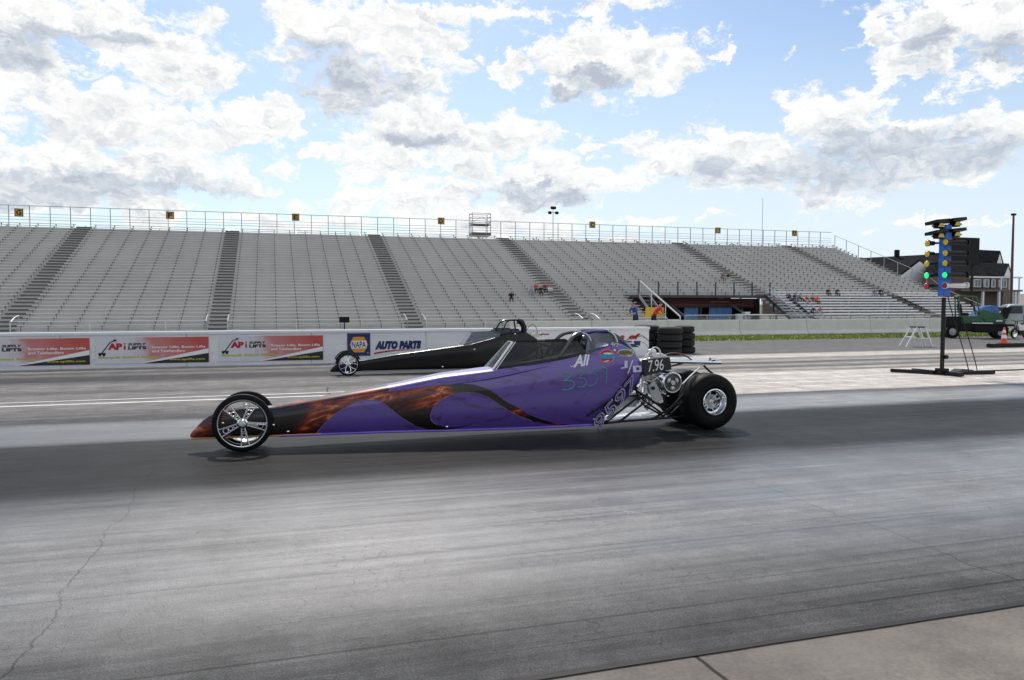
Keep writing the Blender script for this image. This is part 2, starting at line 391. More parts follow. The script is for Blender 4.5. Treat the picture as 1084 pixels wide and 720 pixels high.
def track_material():
    m, b = principled('rubbered_track_asphalt', (.1, .1, .1), .5); N = NT(m.node_tree)
    g = N.n.new('ShaderNodeNewGeometry'); P = g.outputs['Position']; X, Y, Z = N.sep(P)
    # streaks run along the lane: noise stretched strongly in X
    st = N.noise(N.vm('MULTIPLY', P, (.05, 2.6, 0)), 1.0, 7, .65)
    st2 = N.noise(N.vm('MULTIPLY', P, (.16, 9.0, 0)), 1.0, 5, .6)
    wob = N.m('MULTIPLY_ADD', N.m('SUBTRACT', N.noise(N.vm('MULTIPLY', P, (.12, .12, 0)), 1.0, 4, .6), .5), .9, Y)
    yb = N.m('MULTIPLY_ADD', N.m('SUBTRACT', st, .5), 1.1, wob)
    yb = N.m('MULTIPLY_ADD', N.m('SUBTRACT', N.noise(N.vm('MULTIPLY', P, (.6, 1.6, 0)), 3.0, 8, .75), .5), N.smooth(Y, 7.5, 4.5, .25, 1.3), yb)
    # rubber, wear and painted-in sky sheen by distance across the track (metres / 30)
    def q(*s_): return [(y_/30., c_) for y_, c_ in s_]
    left = N.ramp(N.m('MULTIPLY', yb, 1/30.), q((3.0, .085), (3.6, .10), (4.2, .125), (5.0, .155), (5.9, .14), (6.7, .07), (7.4, .024), (8.6, .020), (9.5, .026), (10.2, .070), (11.4, .098), (11.9, .075), (12.4, .15), (13.2, .195), (15.0, .195), (15.5, .12), (16.1, .19), (17.0, .18), (17.7, .055), (18.6, .065), (19.2, .15), (19.8, .085), (20.4, .22), (24, .24)))
    right = N.ramp(N.m('MULTIPLY', yb, 1/30.), q((3.0, .10), (3.6, .095), (4.1, .13), (4.8, .21), (6.0, .20), (6.8, .13), (7.3, .040), (8.2, .046), (9.0, .026), (9.8, .040), (10.1, .22), (11.0, .24), (11.25, .13), (11.6, .14), (11.75, .52), (15.2, .54), (15.7, .20), (16.2, .38), (16.7, .12), (17.4, .32), (18.0, .11), (18.6, .34), (19.3, .18), (19.8, .52), (20.8, .48), (21.4, .16), (30, .145)))
    side = N.smooth(N.m('MULTIPLY_ADD', N.m('SUBTRACT', N.noise(P, .35, 3), .5), 2.0, X), 3.0, 9.0)
    base = N.m('ADD', N.m('MULTIPLY', left, N.m('SUBTRACT', 1.0, side)), N.m('MULTIPLY', right, side))
    sgrain = N.noise(P, 95, 3, .7); mott = N.noise(P, 2.2, 8, .65)
    st3 = N.noise(N.vm('MULTIPLY', P, (.5, 34.0, 0)), 1.0, 6, .7)
    k = N.m('MULTIPLY', N.lin(st2, .36, .64, .80, 1.22), N.m('MULTIPLY', N.lin(sgrain, .38, .62, .70, 1.30), N.lin(mott, .36, .64, .80, 1.20)))
    k = N.m('MULTIPLY', k, N.m('ADD', 1.0, N.m('MULTIPLY', N.m('SUBTRACT', st3, .5), N.smooth(Y, 5.0, 7.0, .6, 2.2))))
    coarse = N.noise(P, 17, 5, .75); k = N.m('MULTIPLY', k, N.lin(coarse, .38, .62, .90, 1.10))
    # thin dark tyre lines along the lane
    ln = N.noise(N.vm('MULTIPLY', P, (.035, 14.0, 0)), 1.0, 2, .5)
    k = N.m('MULTIPLY', k, N.m('SUBTRACT', 1.0, N.m('MULTIPLY', N.smooth(ln, .60, .70), .4)))
    # fine crazing near the camera
    vo = N.n.new('ShaderNodeTexVoronoi'); vo.feature = 'DISTANCE_TO_EDGE'; vo.inputs['Scale'].default_value = 5.2
    pw = N.vm('ADD', P, N.vm('SCALE', N.comb(N.noise(P, 5, 4), N.noise(N.vm('ADD', P, (9, 4, 1)), 5, 4), 0), None, .35))
    N.l.new(pw, vo.inputs['Vector'])
    cr = N.smooth(vo.outputs['Distance'], .016, .003)
    crm = N.m('MULTIPLY', N.smooth(N.noise(P, .6, 5, .7), .38, .66), N.smooth(Y, 6.8, 5.2))
    k = N.m('MULTIPLY', k, N.m('SUBTRACT', 1.0, N.m('MULTIPLY', N.m('MULTIPLY', cr, crm), .5)))
    # long cracks across the lane at the slab joints
    jn = N.m('MULTIPLY_ADD', N.m('SUBTRACT', N.noise(N.comb(0, Y, 0), 1.3, 6, .65), .5), .34, X)
    for xc, y0, y1, wd in ((-1.12, 0, 8.3, .0055), (4.1, 3.1, 5.9, .005), (9.6, 11.8, 15.6, .015), (.95, 12.2, 15.2, .016), (14.9, 3, 12, .01)):
        dd = N.smooth(N.m('ABSOLUTE', N.m('SUBTRACT', jn, xc)), wd*1.6, wd*.5)
        mk = N.m('MULTIPLY', N.m('GREATER_THAN', Y, y0), N.m('LESS_THAN', Y, y1))
        k = N.m('MULTIPLY', k, N.m('SUBTRACT', 1.0, N.m('MULTIPLY', N.m('MULTIPLY', dd, mk), .6)))
    # lengthwise construction seams
    for yc, wd in ((4.62, .006), (3.95, .004), (5.35, .004), (11.68, .012)):
        yj = N.m('MULTIPLY_ADD', N.m('SUBTRACT', N.noise(N.comb(X, 0, 0), 1.2, 5, .6), .5), .06, Y)
        dd = N.smooth(N.m('ABSOLUTE', N.m('SUBTRACT', yj, yc)), wd*1.5, wd*.5)
        brk = N.smooth(N.noise(N.comb(X, yc, 0), .8, 3), .40, .52)
        k = N.m('MULTIPLY', k, N.m('SUBTRACT', 1.0, N.m('MULTIPLY', N.m('MULTIPLY', dd, brk), .5)))
    # small dark specks of rubber
    v2 = N.n.new('ShaderNodeTexVoronoi'); v2.inputs['Scale'].default_value = 2.6; N.l.new(P, v2.inputs['Vector'])
    sp = N.m('MULTIPLY', N.smooth(v2.outputs['Distance'], .042, .026), N.m('GREATER_THAN', N.sep(v2.outputs['Color'])[0], .55))
    k = N.m('MULTIPLY', k, N.m('SUBTRACT', 1.0, N.m('MULTIPLY', sp, .85)))
    val = N.m('MULTIPLY', base, k)
    warm = N.smooth(base, .05, .3)
    tint = N.mix(warm, (1.0, 1.0, 1.01), (1.08, 1.0, .92))
    colr = N.vm('MULTIPLY', N.comb(val, val, val), tint)
    N.l.new(colr, b.inputs['Base Color'])
    wetm = N.m('MULTIPLY', N.m('MULTIPLY', N.smooth(Y, 3.2, 5.0), N.smooth(Y, 7.4, 6.2)), N.smooth(X, -3.0, 2.0, .55, 1))
    wetm = N.m('MAXIMUM', wetm, N.m('MULTIPLY', N.m('MULTIPLY', N.smooth(Y, 9.7, 10.1), N.smooth(Y, 11.6, 11.2)), .9))
    wetm = N.m('MULTIPLY', wetm, N.smooth(N.noise(N.vm('MULTIPLY', P, (.35, 1.2, 0)), 1.3, 7, .65),   .30, .58, .45, 1))
    ro = N.m('ADD', N.m('MULTIPLY', N.smooth(base, .04, .14), .06), N.lin(st2, .3, .7, .42, .56))
    ro = N.m('ADD', ro, N.smooth(Y, 4.6, 3.2, 0, .2)); ro = N.m('ADD', ro, N.smooth(Y, 11, 13, 0, .12))
    ro = N.m('SUBTRACT', ro, N.m('MULTIPLY', wetm, .20))
    N.l.new(ro, b.inputs['Roughness'])
    N.l.new(N.m('MULTIPLY_ADD', wetm, 1.0, .05), b.inputs['Specular IOR Level'])
    bp = N.n.new('ShaderNodeBump'); bp.inputs['Strength'].default_value = .35; bp.inputs['Distance'].default_value = .006
    hh = N.m('SUBTRACT', N.m('ADD', sgrain, N.m('MULTIPLY', mott, 1.5)), N.m('MULTIPLY', N.m('MULTIPLY', cr, crm), .8))
    N.l.new(hh, bp.inputs['Height']); N.l.new(bp.outputs[0], b.inputs['Normal'])
    return m

def worldmat(name, c1, c2, scale, rough=.9, bump=.3, stretch=(1, 1, 1), detail=8, fine=40):
    m, b = principled(name, c1, rough); N = NT(m.node_tree)
    g = N.n.new('ShaderNodeNewGeometry'); P = N.vm('MULTIPLY', g.outputs['Position'], stretch)
    n1 = N.noise(P, scale, detail, .65); n2 = N.noise(P, fine, 4, .7)
    f = N.smooth(N.m('MULTIPLY_ADD', N.m('SUBTRACT', n2, .5), .5, n1), .3, .7)
    N.l.new(N.mix(f, c1, c2), b.inputs['Base Color'])
    bp = N.n.new('ShaderNodeBump'); bp.inputs['Strength'].default_value = bump; bp.inputs['Distance'].default_value = .01
    N.l.new(n2, bp.inputs['Height']); N.l.new(bp.outputs[0], b.inputs['Normal'])
    return m

# ------------------------------------------------------------------ setting: ground, track, pad, grass
def sheet(name, x0, x1, ys, m, nx=2, jag=0, **kw):
    """sheet following the profile ys = [(y, z), ...]"""
    mb = MB(); xs = [x0 + (x1-x0)*i/(nx-1) for i in range(nx)]
    vs = []
    for j, (y, z) in enumerate(ys):
        for x in xs: vs.append((x, y + (random.uniform(-jag, jag) if j in (0, len(ys)-1) else 0), z))
    fs = [(j*nx+i, j*nx+i+1, (j+1)*nx+i+1, (j+1)*nx+i) for j in range(len(ys)-1) for i in range(nx-1)]
    mb.add(vs, fs); return mb.build(name, m, kind='structure', **kw)
sheet('ground', -1500, 3000, [(-300, -.03), (21.9, -.03), (41, -.03), (56, -1.0), (4000, -1.0)], worldmat('dry_grassy_gravel', (.10, .11, .06), (.20, .19, .16), .5))
sheet('race_track', -60, 110, [(3.05, 0), (21.9, 0), (29.3, 0)], track_material())
pad = worldmat('pale_launch_pad_concrete', (.14, .124, .108), (.25, .222, .195), 1.4, .9, .3)
def pad_seams():
    N = NT(pad.node_tree); b = pad.node_tree.nodes['Principled BSDF']; src = b.inputs['Base Color'].links[0].from_socket
    g = N.n.new('ShaderNodeNewGeometry'); X, Y, Z = N.sep(g.outputs['Position'])
    jn = N.m('MULTIPLY_ADD', N.m('SUBTRACT', N.noise(N.comb(0, Y, 0), 3, 4), .5), .05, X)
    s_ = N.smooth(N.m('ABSOLUTE', N.m('SUBTRACT', N.m('PINGPONG', N.m('ADD', jn, 8.58), 2.6), 0)), .016, .006)
    wear = N.smooth(N.m('MULTIPLY_ADD', N.m('SUBTRACT', N.noise(g.outputs['Position'], 1.5, 6), .5), 1.2, N.m('SUBTRACT', Y, 2.75)), -.25, .35)
    c = N.mix(N.m('MULTIPLY', wear, .35), src, (.10, .092, .085)); c = N.mix(s_, c, (.02, .018, .016))
    N.l.new(c, b.inputs['Base Color'])
pad_seams()
sheet('concrete_apron', -60, 110, [(-8, -.004), (3.035, -.004)], pad)
sheet('asphalt_joint', -60, 110, [(3.022, .003), (3.056, .004)], mat('joint_tar', (.010, .009, .008), .7, 0, scale=3, amt=.5), nx=900, jag=.002)
def lane_line(y, x0, x1, wd):
    m = LINE
    sheet('lane_line', x0, x1, [(y-wd/2, .004), (y+wd/2, .004)], m, nx=60, jag=.006)
LINE = worldmat('worn_white_line_paint', (.80, .80, .80), (.56, .555, .55), .8, .6, .15, fine=30)
lane_line(13.72, -60, 4.4, .12); lane_line(14.22, -60, 4.4, .09)
lane_line(21.05, -60, 11.0, .09)
# grass verge: mown blades clump sheet
sheet('grass_verge', -20, 60, [(29.3, .006), (33.75, .015)], worldmat('mown_grass', (.12, .165, .02), (.21, .225, .04), 1.1, .9, .8, fine=25), nx=200, jag=.08)
def grass_blades():
    mb = MB(); rnd = random.Random(3)
    for i in range(15000):
        x = rnd.uniform(12, 46); y = 29.25 + rnd.random()*4.4; h = rnd.uniform(.03, .09); w_ = .03; a = rnd.uniform(0, 3.14)
        dx, dy = math.cos(a)*w_, math.sin(a)*w_; lx, ly = rnd.uniform(-.03, .03), rnd.uniform(-.03, .03)
        mb.add([(x-dx, y-dy, 0), (x+dx, y+dy, 0), (x+lx, y+ly, h)], [(0, 1, 2)])
    mb.build('grass_tufts', mat('grass_blade', (.19, .23, .035), .8, 0, scale=.8, amt=.5), fix=False, label='short green grass along the foot of the concrete barrier', cat='grass', kind='stuff')
grass_blades()

# ------------------------------------------------------------------ track side wall and its signs
WY = 21.3
def flat(y):  # map to an upright plane facing the camera side
    return lambda x, z, l=0: (x, y - l, z)
wall = empty('track_wall', (-0.5, WY+.15, 0), label='long low white painted wall along the far lane with a pale cap', cat='wall')
mb = MB(); n = 0
xs = [-14.9, -11.6, -8.3, -5.0] + [-2.13, .98, 4.1, 7.3, 11.05]
for a, b_ in zip(xs[:-1], xs[1:]): mb.bx(a+.506, b_+.494, -.15, .15, 0, .83)
mb.build('wall_panel', WALLM, wall)
mb = MB(); mb.bx(-15, 11.56, -.19, .17, .832, .90); mb.build('wall_cap', WALLCAP, wall)

def banner_mat(x0, w_):
    m, b = principled('red_fading_banner_print', (.6, .6, .6), .5); N = NT(m.node_tree)
    tc = N.n.new('ShaderNodeTexCoord'); X, Y, Z = N.sep(tc.outputs['Object'])
    nn = N.noise(tc.outputs['Object'], 2.5, 5, .6)
    f = N.m('MULTIPLY_ADD', N.m('SUBTRACT', nn, .5), .5, N.m('ADD', N.m('DIVIDE', X, w_), N.m('MULTIPLY', Z, .25)))
    N.l.new(N.ramp(f, [(0, (.66, .67, .70)), (.42, (.62, .60, .63)), (.62, (.55, .22, .21)), (1, (.50, .075, .065))]), b.inputs['Base Color'])
    return m
BW, BH = 2.62, .66
bmat_ = banner_mat(0, BW)
banners = []
for i, (x0, lab) in enumerate(((-5.95, 'red and white advertising banner at the far left, cut by the photo edge'), (-4.07+.0, 'red and white advertising banner, middle of the three on the wall'), (-1.02, 'red and white advertising banner nearest the square blue sign on the wall'))):
    x0 = {0: -7.27, 1: -4.16, 2: -1.15}[i]
    x0 = [pt(95, 370, WY)[0]-.0, pt(221, 370, WY)[0], pt(342, 370, WY)[0]][i] - BW
    e = empty('wall_banner', (x0, WY-.012, .10), label=lab, cat='banner', group='advertising banners on the track wall')
    mb = MB(); mb.bx(0, BW, -.006, .006, 0, BH); mb.build('banner_sheet', bmat_, e)
    f = flat(-.009)
    mb = MB(); text_on(mb, 'AP', f, .27, .60, .355, .52, bold=.07); mb.prism([(.635, .355), (.675, .355), (.675, .462), (.635, .462)], 'y', -.008, -.0105); mb.prism([(.635, .485), (.675, .485), (.675, .52), (.635, .52)], 'y', -.008, -.0105); mb.build('red_lettering', REDP, e)
    mb = MB(); text_on(mb, 'SUPPLY', f, .73, 1.15, .455, .52, bold=.05, shear=.15); text_on(mb, 'LIFTS', f, .73, 1.15, .355, .44, bold=.06)
    # lift silhouette: boom, cage and wheeled base
    mb.tube([f(.13, .27, .004), f(.33, .55, .004), f(.44, .58, .004)], .011, 4); mb.bx(.40, .47, -.016, -.008, .575, .615)
    mb.lathe([(0, -.016), (.03, -.016), (.03, -.009)], (.09, 0, .235), 'y', 12); mb.lathe([(0, -.016), (.03, -.016), (.03, -.009)], (.18, 0, .225), 'y', 12)
    mb.bx(.06, .22, -.016, -.0085, .24, .285); mb.build('black_lettering', INK, e)
    mb = MB(); mb.prism([(1.05, .002), (BW-.004, .002), (BW-.004, .24)], 'y', -.0065, -.0095); mb.build('black_corner', INK, e)
    mb = MB(); mb.prism([(.95, .002), (1.05, .002), (BW-.004, .24), (BW-.004, .36)], 'y', -.0062, -.008); mb.build('white_stripe', WPR, e)
    f2 = flat(-.012)
    mb = MB(); text_on(mb, 'Scissor Lifts, Boom Lifts', f, 1.28, 2.54, .37, .44, bold=.02); text_on(mb, 'and Telehandlers', f, 1.28, 2.05, .275, .345, bold=.02); mb.build('white_lettering', WPR, e)
    mb = MB(); text_on(mb, 'Minneapolis  Brainerd  Rochester', flat(-.0075), .05, 1.47, .125, .195, bold=.05); mb.build('dark_lettering', OLIVE, e)
    mb = MB(); text_on(mb, 'Minneapolis  Brainerd  Rochester', f2, .055, 1.465, .13, .19, bold=.035); text_on(mb, 'www.apilifts.com', f2, 1.68, 2.52, .05, .12, bold=.012); mb.build('yellow_lettering', YPR, e)

# blue square sign and lettering further right
sx0, sz1 = pt(367.5, 353, WY); sx1, sz0 = pt(392, 378.5, WY); sh = sx1-sx0
e = empty('parts_store_sign', (sx0, WY-.012, sz1-sh), label='square navy sign with an amber hexagon and white letters on the wall', cat='sign')
mb = MB(); mb.bx(0, sh, -.006, .006, 0, sh); mb.build('sign_board', NAVY, e)
hx = [(.10*sh, .5*sh), (.27*sh, .84*sh), (.73*sh, .84*sh), (.90*sh, .5*sh), (.73*sh, .16*sh), (.27*sh, .16*sh)]
mb = MB(); mb.prism(hx, 'y', -.0065, -.009); mb.build('amber_hexagon', ORPR, e)
mb = MB(); mb.prism([(.16*sh, .33*sh), (.84*sh, .33*sh), (.84*sh, .67*sh), (.16*sh, .67*sh)], 'y', -.0095, -.011); text_on(mb, '\u00ae', flat(-.009), .86*sh, .92*sh, .10*sh, .16*sh); mb.build('white_band', WPR, e)
mb = MB(); text_on(mb, 'NAPA', flat(-.013), .19*sh, .81*sh, .36*sh, .64*sh, bold=.02); mb.build('lettering', NAVY, e)
lx0, lz0 = pt(397, 369.5, WY); lx1, lz1 = pt(446, 361, WY)
e = empty('wall_lettering', (lx0, WY-.006, lz0), label='navy slanted lettering with a red swoosh painted on the white wall', cat='sign')
mb = MB(); f = flat(-.003); W_ = lx1-lx0; H_ = lz1-lz0
text_on(mb, 'AUTO PARTS', f, 0, W_, -.02, H_*1.08, bold=.10, space=1.08, shear=.25); mb.build('lettering', NAVY, e)
mb = MB(); top = [(-.03 + W_*.88*t, -.10 + .07*math.sin(t*2.4)) for t in [i/12 for i in range(13)]]
bot = [(x, z-.045*(1-i/12)**.6-.002) for i, (x, z) in enumerate(top)]
mb.prism(top + bot[::-1], 'y', -.002, -.004); mb.build('red_swoosh', REDP, e)
# red and blue lettering near the wall's end
e = empty('wall_lettering', (0, WY-.006, 0), label='red script word over blue letters near the right end of the wall', cat='sign')
def put(t, pxs, mt, nm, **kw):
    mb = MB()
    for txt, a, b_ in t:
        x0, z0 = pt(*a, WY); x1, z1 = pt(*b_, WY); text_on(mb, txt, flat(-.003), x0, x1, z0, z1, **kw)
    mb.build(nm, mt, e)
put([('e', (655.5, 359.5), (661, 355)), ('of', (665.5, 359.5), (678, 353))], 0, REDP, 'red_lettering', bold=.06, shear=.3)
mb = MB()
for q_ in ([(662.5, 361), (669, 361), (668.5, 362.5), (662, 362.5)], [(670.5, 361), (678, 361), (677.5, 366), (672, 365)], [(661.5, 364), (671, 364), (677, 367.5), (664, 367.5)]):
    mb.prism([pt(a, b, WY) for a, b in q_], 'y', .003, .0)
mb.build('blue_marks', NAVY, e)
mb = MB(); c = [pt(662, 361, WY), pt(668, 357, WY), pt(680, 355.5, WY), pt(687, 361, WY), pt(692, 369, WY)]
mb.tube([(x, -.008, z) for x, z in c], .009, 4); mb.build('black_curl', INK, e)

# ------------------------------------------------------------------ tyres stacked at the wall's end
def tyre_stack(x, y, n, R_, where, h=.212):
    names = ['bottom', 'second from bottom', 'third from bottom', 'topmost']
    for k in range(n):
        mb = MB(); w_ = h*.96
        mb.lathe([(R_*.55, .01), (R_*.8, 0), (R_*.97, .03), (R_, .07), (R_*.985, .09), (R_, .105), (R_*.985, .12), (R_, w_-.07), (R_*.97, w_-.03), (R_*.8, w_), (R_*.55, w_-.01), (R_*.6, w_*.5)], n=40, closed=True)
        o = mb.build('stacked_tyre', RUBOLD, smooth=True, label='worn black tyre, %s of the stack %s' % (names[k], where), cat='tyre', group='tyres stacked at the end of the wall')
        o.location = (x + random.uniform(-.02, .02), y + random.uniform(-.02, .02), k*h); o.rotation_euler.z = random.random()*3
tyre_stack(pt(709, 360, 21.6)[0], 21.6, 4, .395, 'beside the end of the wall', .222)
tyre_stack(pt(725, 360, 22.3)[0], 22.3, 4, .33, 'at the far right', .225)
tyre_stack(pt(684.5, 360, 22.35)[0], 22.35, 4, .42, 'behind the wall end', .232)

# ------------------------------------------------------------------ concrete barrier beyond the grass
def barrier(x, i, n):
    prof = [(-.30, 0), (-.30, .08), (-.17, .25), (-.10, .78), (-.085, .80), (.085, .80), (.10, .78), (.17, .25), (.30, .08), (.30, 0)]
    mb = MB(); mb.prism(prof, 'x', -2.02, 2.02)
    for k in (-1.2, 1.2): mb.bx(k-.09, k+.09, -.303, -.28, .001, .06)
    return mb.build('concrete_barrier', CONC, loc=(x, 34.0, 0), label='x', cat='barrier', group='concrete barriers behind the grass verge')
bx0 = 10.5; NB = 7
pos = ['hidden end piece behind the tyre stack', 'first piece right of the tyre stack', 'second piece right of the tyre stack', 'third piece right of the tyre stack', 'piece before the last two, left of the step stool', 'piece standing right behind the step stool', 'last piece, ending at the starting light pole']
for i in range(NB):
    o = barrier(bx0 + 2 + i*4.07, i, NB); o['label'] = 'pale concrete traffic barrier, ' + pos[i]

# ------------------------------------------------------------------ grandstand
NR, Y0, TR, Z0, RS = 35, 64.0, .771, -.38, .291
XL, XR = -56.0, 76.0
AIS = [-49.4, -33.9, -18.7, -4.12, 11.35, 27.0, 50.9, 67.8]; AH = .78
GX0, GX1, GR = 34.4, 49.6, 10
def rowY(i): return Y0 + i*TR
def rowZ(i): return Z0 + i*RS
def spans(i):
    cuts = [(a-AH, a+AH) for a in AIS]
    if i < GR: cuts.append((GX0, 51.68)); 
    cuts.sort(); out = []; x = XL
    for a, b in cuts:
        if b <= x: continue
        if a > x: out.append((x, a))
        x = max(x, b)
    if x < XR: out.append((x, XR))
    return out
gs = empty('grandstand', (0, Y0, -1.0), label='huge grey aluminium grandstand of stepped bench rows filling the background', cat='grandstand')
OFF = Vector((0, -Y0, 1.0))
def G(mb, name, m, **kw):
    mb.v = [(v[0], v[1]-Y0, v[2]+1.0) for v in mb.v]; return mb.build(name, m, gs, **kw)
deck = MB()
for i in range(NR):
    sp = [(XL, XR)] if i >= GR else [(XL, GX0), (50.1, XR)]
    for a, b in sp:
        deck.bx(a, b, rowY(i), rowY(i)+TR+.02, rowZ(i)-.04, rowZ(i))
        bb = min(b, 51.7) if i < 11 else b
        if bb > a: deck.bx(a, bb, rowY(i)-.012, rowY(i)+.012, rowZ(i)-RS+.002, rowZ(i)-.045)
G(deck, 'deck', ALU2)
br = MB()
for i in range(NR):
    mb = MB(); y, z = rowY(i)+.34, rowZ(i)
    for a, b in spans(i):
        mb.bx(a+.02, b-.02, y, y+.25, z+.39, z+.43); mb.bx(a+.02, b-.02, y-.003, y+.012, z+.375, z+.432)
        x = a + .25
        nb = max(1, round((b-a-.5)/1.67)); 
        for k in range(nb+1):
            xx = a+.25+(b-a-.5)*k/nb
            br.bx(xx-.04, xx+.04, y+.02, y+.2, z+.25, z+.372); br.bx(xx-.025, xx+.025, y+.06, y+.14, z+.002, z+.22)
    G(mb, 'seat_row', ALU)
    if i < 11:  # whiter planks with a deeper front edge on the lower right rows
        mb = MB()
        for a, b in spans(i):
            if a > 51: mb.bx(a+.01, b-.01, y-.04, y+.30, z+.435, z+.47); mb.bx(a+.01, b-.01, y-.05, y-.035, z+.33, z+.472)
        G(mb, 'bright_seat_plank', mat('white_plank', (.80, .80, .80), .45, 0, scale=2, amt=.05))
G(br, 'seat_brackets', mat('dark_bracket', (.17, .17, .175), .6, .1), kind='stuff')
for a in AIS:
    mb = MB(); tip = MB()
    for i in range(NR):
        if i < GR and GX0 < a < 50: continue
        mb.bx(a-AH+.06, a+AH-.06, rowY(i)-.03, rowY(i)+.36, rowZ(i)+.003, rowZ(i)+RS*.5)
        mb.bx(a-AH+.06, a+AH-.06, rowY(i)+.37, rowY(i)+TR-.02, rowZ(i)+.002, rowZ(i)+.03)
        if i % 2 == 0: tip.bx(a+AH-.16, a+AH-.04, rowY(i)+.2, rowY(i)+.5, rowZ(i)+.39, rowZ(i)+.44)
    G(mb, 'aisle_stair', STEP)
# top guard rail, end guard rail, front rail
TZ = rowZ(NR-1) + .45
mb = MB(); x = XL
while x <= XR+.01:
    mb.bx(x-.035, x+.035, 91.33, 91.40, TZ-.8, 11.78); x += 1.886
for z, r_ in ((11.78, .035), (10.95, .02), (10.62, .02), (10.35, .025)): mb.tube([(XL, 91.36, z), (XR, 91.36, z)], r_, 6)
G(mb, 'back_railing', GALV)
mb = MB(); prev = None
for i in range(NR-1, -1, -3):
    y, z = rowY(i)+.4, rowZ(i); hgt = 1.75 if i > 12 else 1.0
    mb.bx(XR-.03, XR+.03, y-.03, y+.03, z-.2, z+hgt)
    if prev: mb.tube([(XR, prev[0], prev[1]), (XR, y, z+hgt)], .03, 6)
    prev = (y, z+hgt)
G(mb, 'end_railing', GALV)
def front_rail(x0, x1, top, base, st=6.2, m=GALV, name='front_railing', gate=True):
    mb = MB(); x = x0
    while x < x1:
        mb.bx(x-.03, x+.03, Y0-1.05, Y0-.99, base, top); x += st
    mb.tube([(x0, Y0-1.02, top), (x1, Y0-1.02, top)], .045, 6); mb.tube([(x0, Y0-1.02, top-.45), (x1, Y0-1.02, top-.45)], .02, 6)
    mb.tube([(x0, Y0-1.02, base+.1), (x1, Y0-1.02, base+.1)], .02, 6)
    G(mb, name, m)
edges = [XL] + [v for a in AIS[:6] for v in (a-AH, a+AH)] + [GX0]
for a, b in zip(edges[::2], edges[1::2]): front_rail(a, b, .34, -1.0, 5.1, ALUB)
mb = MB()
for a in AIS[1:6]:
    for s_ in (-1, 1): mb.tube([(a+s_*AH, Y0-1.0, -1), (a+s_*AH, Y0-1.0, .3), (a+s_*AH, Y0+.0, .62), (a+s_*AH, Y0+.9, .75), (a+s_*AH, Y0+.9, 0)], .05, 6)
G(mb, 'aisle_handrail', GALV)
# steel legs and cross beams seen below the open right side
mb = MB()
for x in [XL+.3 + k*7.3 for k in range(19)]:
    for i in (3, 12, 21, 30):
        if GX0-.2 < x < 50 and i < 12: continue
        mb.bx(x-.08, x+.08, rowY(i), rowY(i)+.16, -1, rowZ(i)-.05)
    mb.box((x, (rowY(9)+rowY(34))/2, (rowZ(9)+rowZ(34))/2-.75), (.12, 27.7, .2), Matrix.Rotation(math.atan(RS/TR), 3, 'X'))
G(mb, 'support_frame', GALV)
# platform over the opening
pz = rowZ(GR)
mb = MB(); mb.bx(GX0, GX1, rowY(GR)-3.1, rowY(GR)-.02, pz-.28, pz-.02); G(mb, 'platform_beam', mat('dark_painted_beam', (.05, .052, .056), .6, 0, scale=3, amt=.3))
mb = MB(); y = rowY(GR)-3.05
for k in range(8):
    x = GX0 + .05 + k*(GX1-GX0-.1)/7; mb.bx(x-.05, x+.05, y-.05, y+.05, pz-.02, pz+1.35)
G(mb, 'platform_post', mat('dark_post_paint', (.03, .035, .045), .5, 0, scale=3, amt=.2))
mb = MB()
for z in (pz+1.33, pz+.75, pz+.2): mb.tube([(GX0, y, z), (GX1, y, z)], .018, 6)
G(mb, 'platform_rail', GALV)
# left ladder stair of the opening with its white handrail, right stair with stringers
mb = MB(); s0 = Vector((35.9, Y0-.9, .45)); s1 = Vector((34.6, rowY(GR)-3.0, pz+1.35)); mb.tube([s0, s1], .075, 6); mb.tube([s0+Vector((0, 0, 0)), s0+Vector((0, 0, -1.5))], .06, 6)
mb.tube([s1, s1+Vector((0, 0, -1.7))], .05, 6)
for t in (.35, .7): p = s0.lerp(s1, t); mb.tube([p, p+Vector((0, 0, -1.9))], .04, 6)
G(mb, 'sloping_handrail', WHITE)
mb = MB()
for dx in (0, 1.1):
    mb.box((34.45+dx, (Y0-.8+rowY(GR)-3.1)/2, (-.9+pz)/2-.1), (.07, 6.5, .28), Matrix.Rotation(math.atan((pz+.9)/(rowY(GR)-3.1-Y0+.8)), 3, 'X'))
for k in range(9):
    t = (k+.5)/9; mb.bx(34.5, 35.5, Y0-.8+(rowY(GR)-2.3-Y0)*t-.15, Y0-.8+(rowY(GR)-2.3-Y0)*t+.15, -.9+(pz+.9)*t, -.86+(pz+.9)*t)
G(mb, 'side_stair', GALV)
STRG = mat('dark_grey_stringer', (.07, .075, .085), .5, .2, scale=3, amt=.2)
mb = MB(); ang = math.atan((pz+.9)/(rowY(GR)-2.9-Y0+1.4)); L = math.hypot(pz+.9, rowY(GR)-2.9+1.4-Y0)
for x in (49.0, 51.7): mb.box((x, (Y0-1.4+rowY(GR)-2.9)/2, (-.9+pz)/2), (.09, L, .34), Matrix.Rotation(ang, 3, 'X'))
G(mb, 'stair_stringer', STRG)
mb = MB()
for k in range(12):
    t = (k+.5)/12; yy = Y0-1.4+(rowY(GR)-2.9-Y0+1.4)*t; zz = -.9+(pz+.9)*t
    mb.bx(49.1, 51.6, yy-.17, yy+.17, zz, zz+.05)
G(mb, 'stair_tread', ALUB)
mb = MB()
for x in (48.95, 51.75):
    a = Vector((x, Y0-1.4, .15)); b = Vector((x, rowY(GR)-2.9, pz+1.25)); mb.tube([a, b], .05, 6)
    for t in (0, .25, .5, .75, 1): p = a.lerp(b, t); mb.tube([p, p-Vector((0, 0, 1.05))], .035, 6)
    mb.tube([a-Vector((0, 0, .45)), b-Vector((0, 0, .45))], .02, 6)
G(mb, 'stair_handrail', GALV)
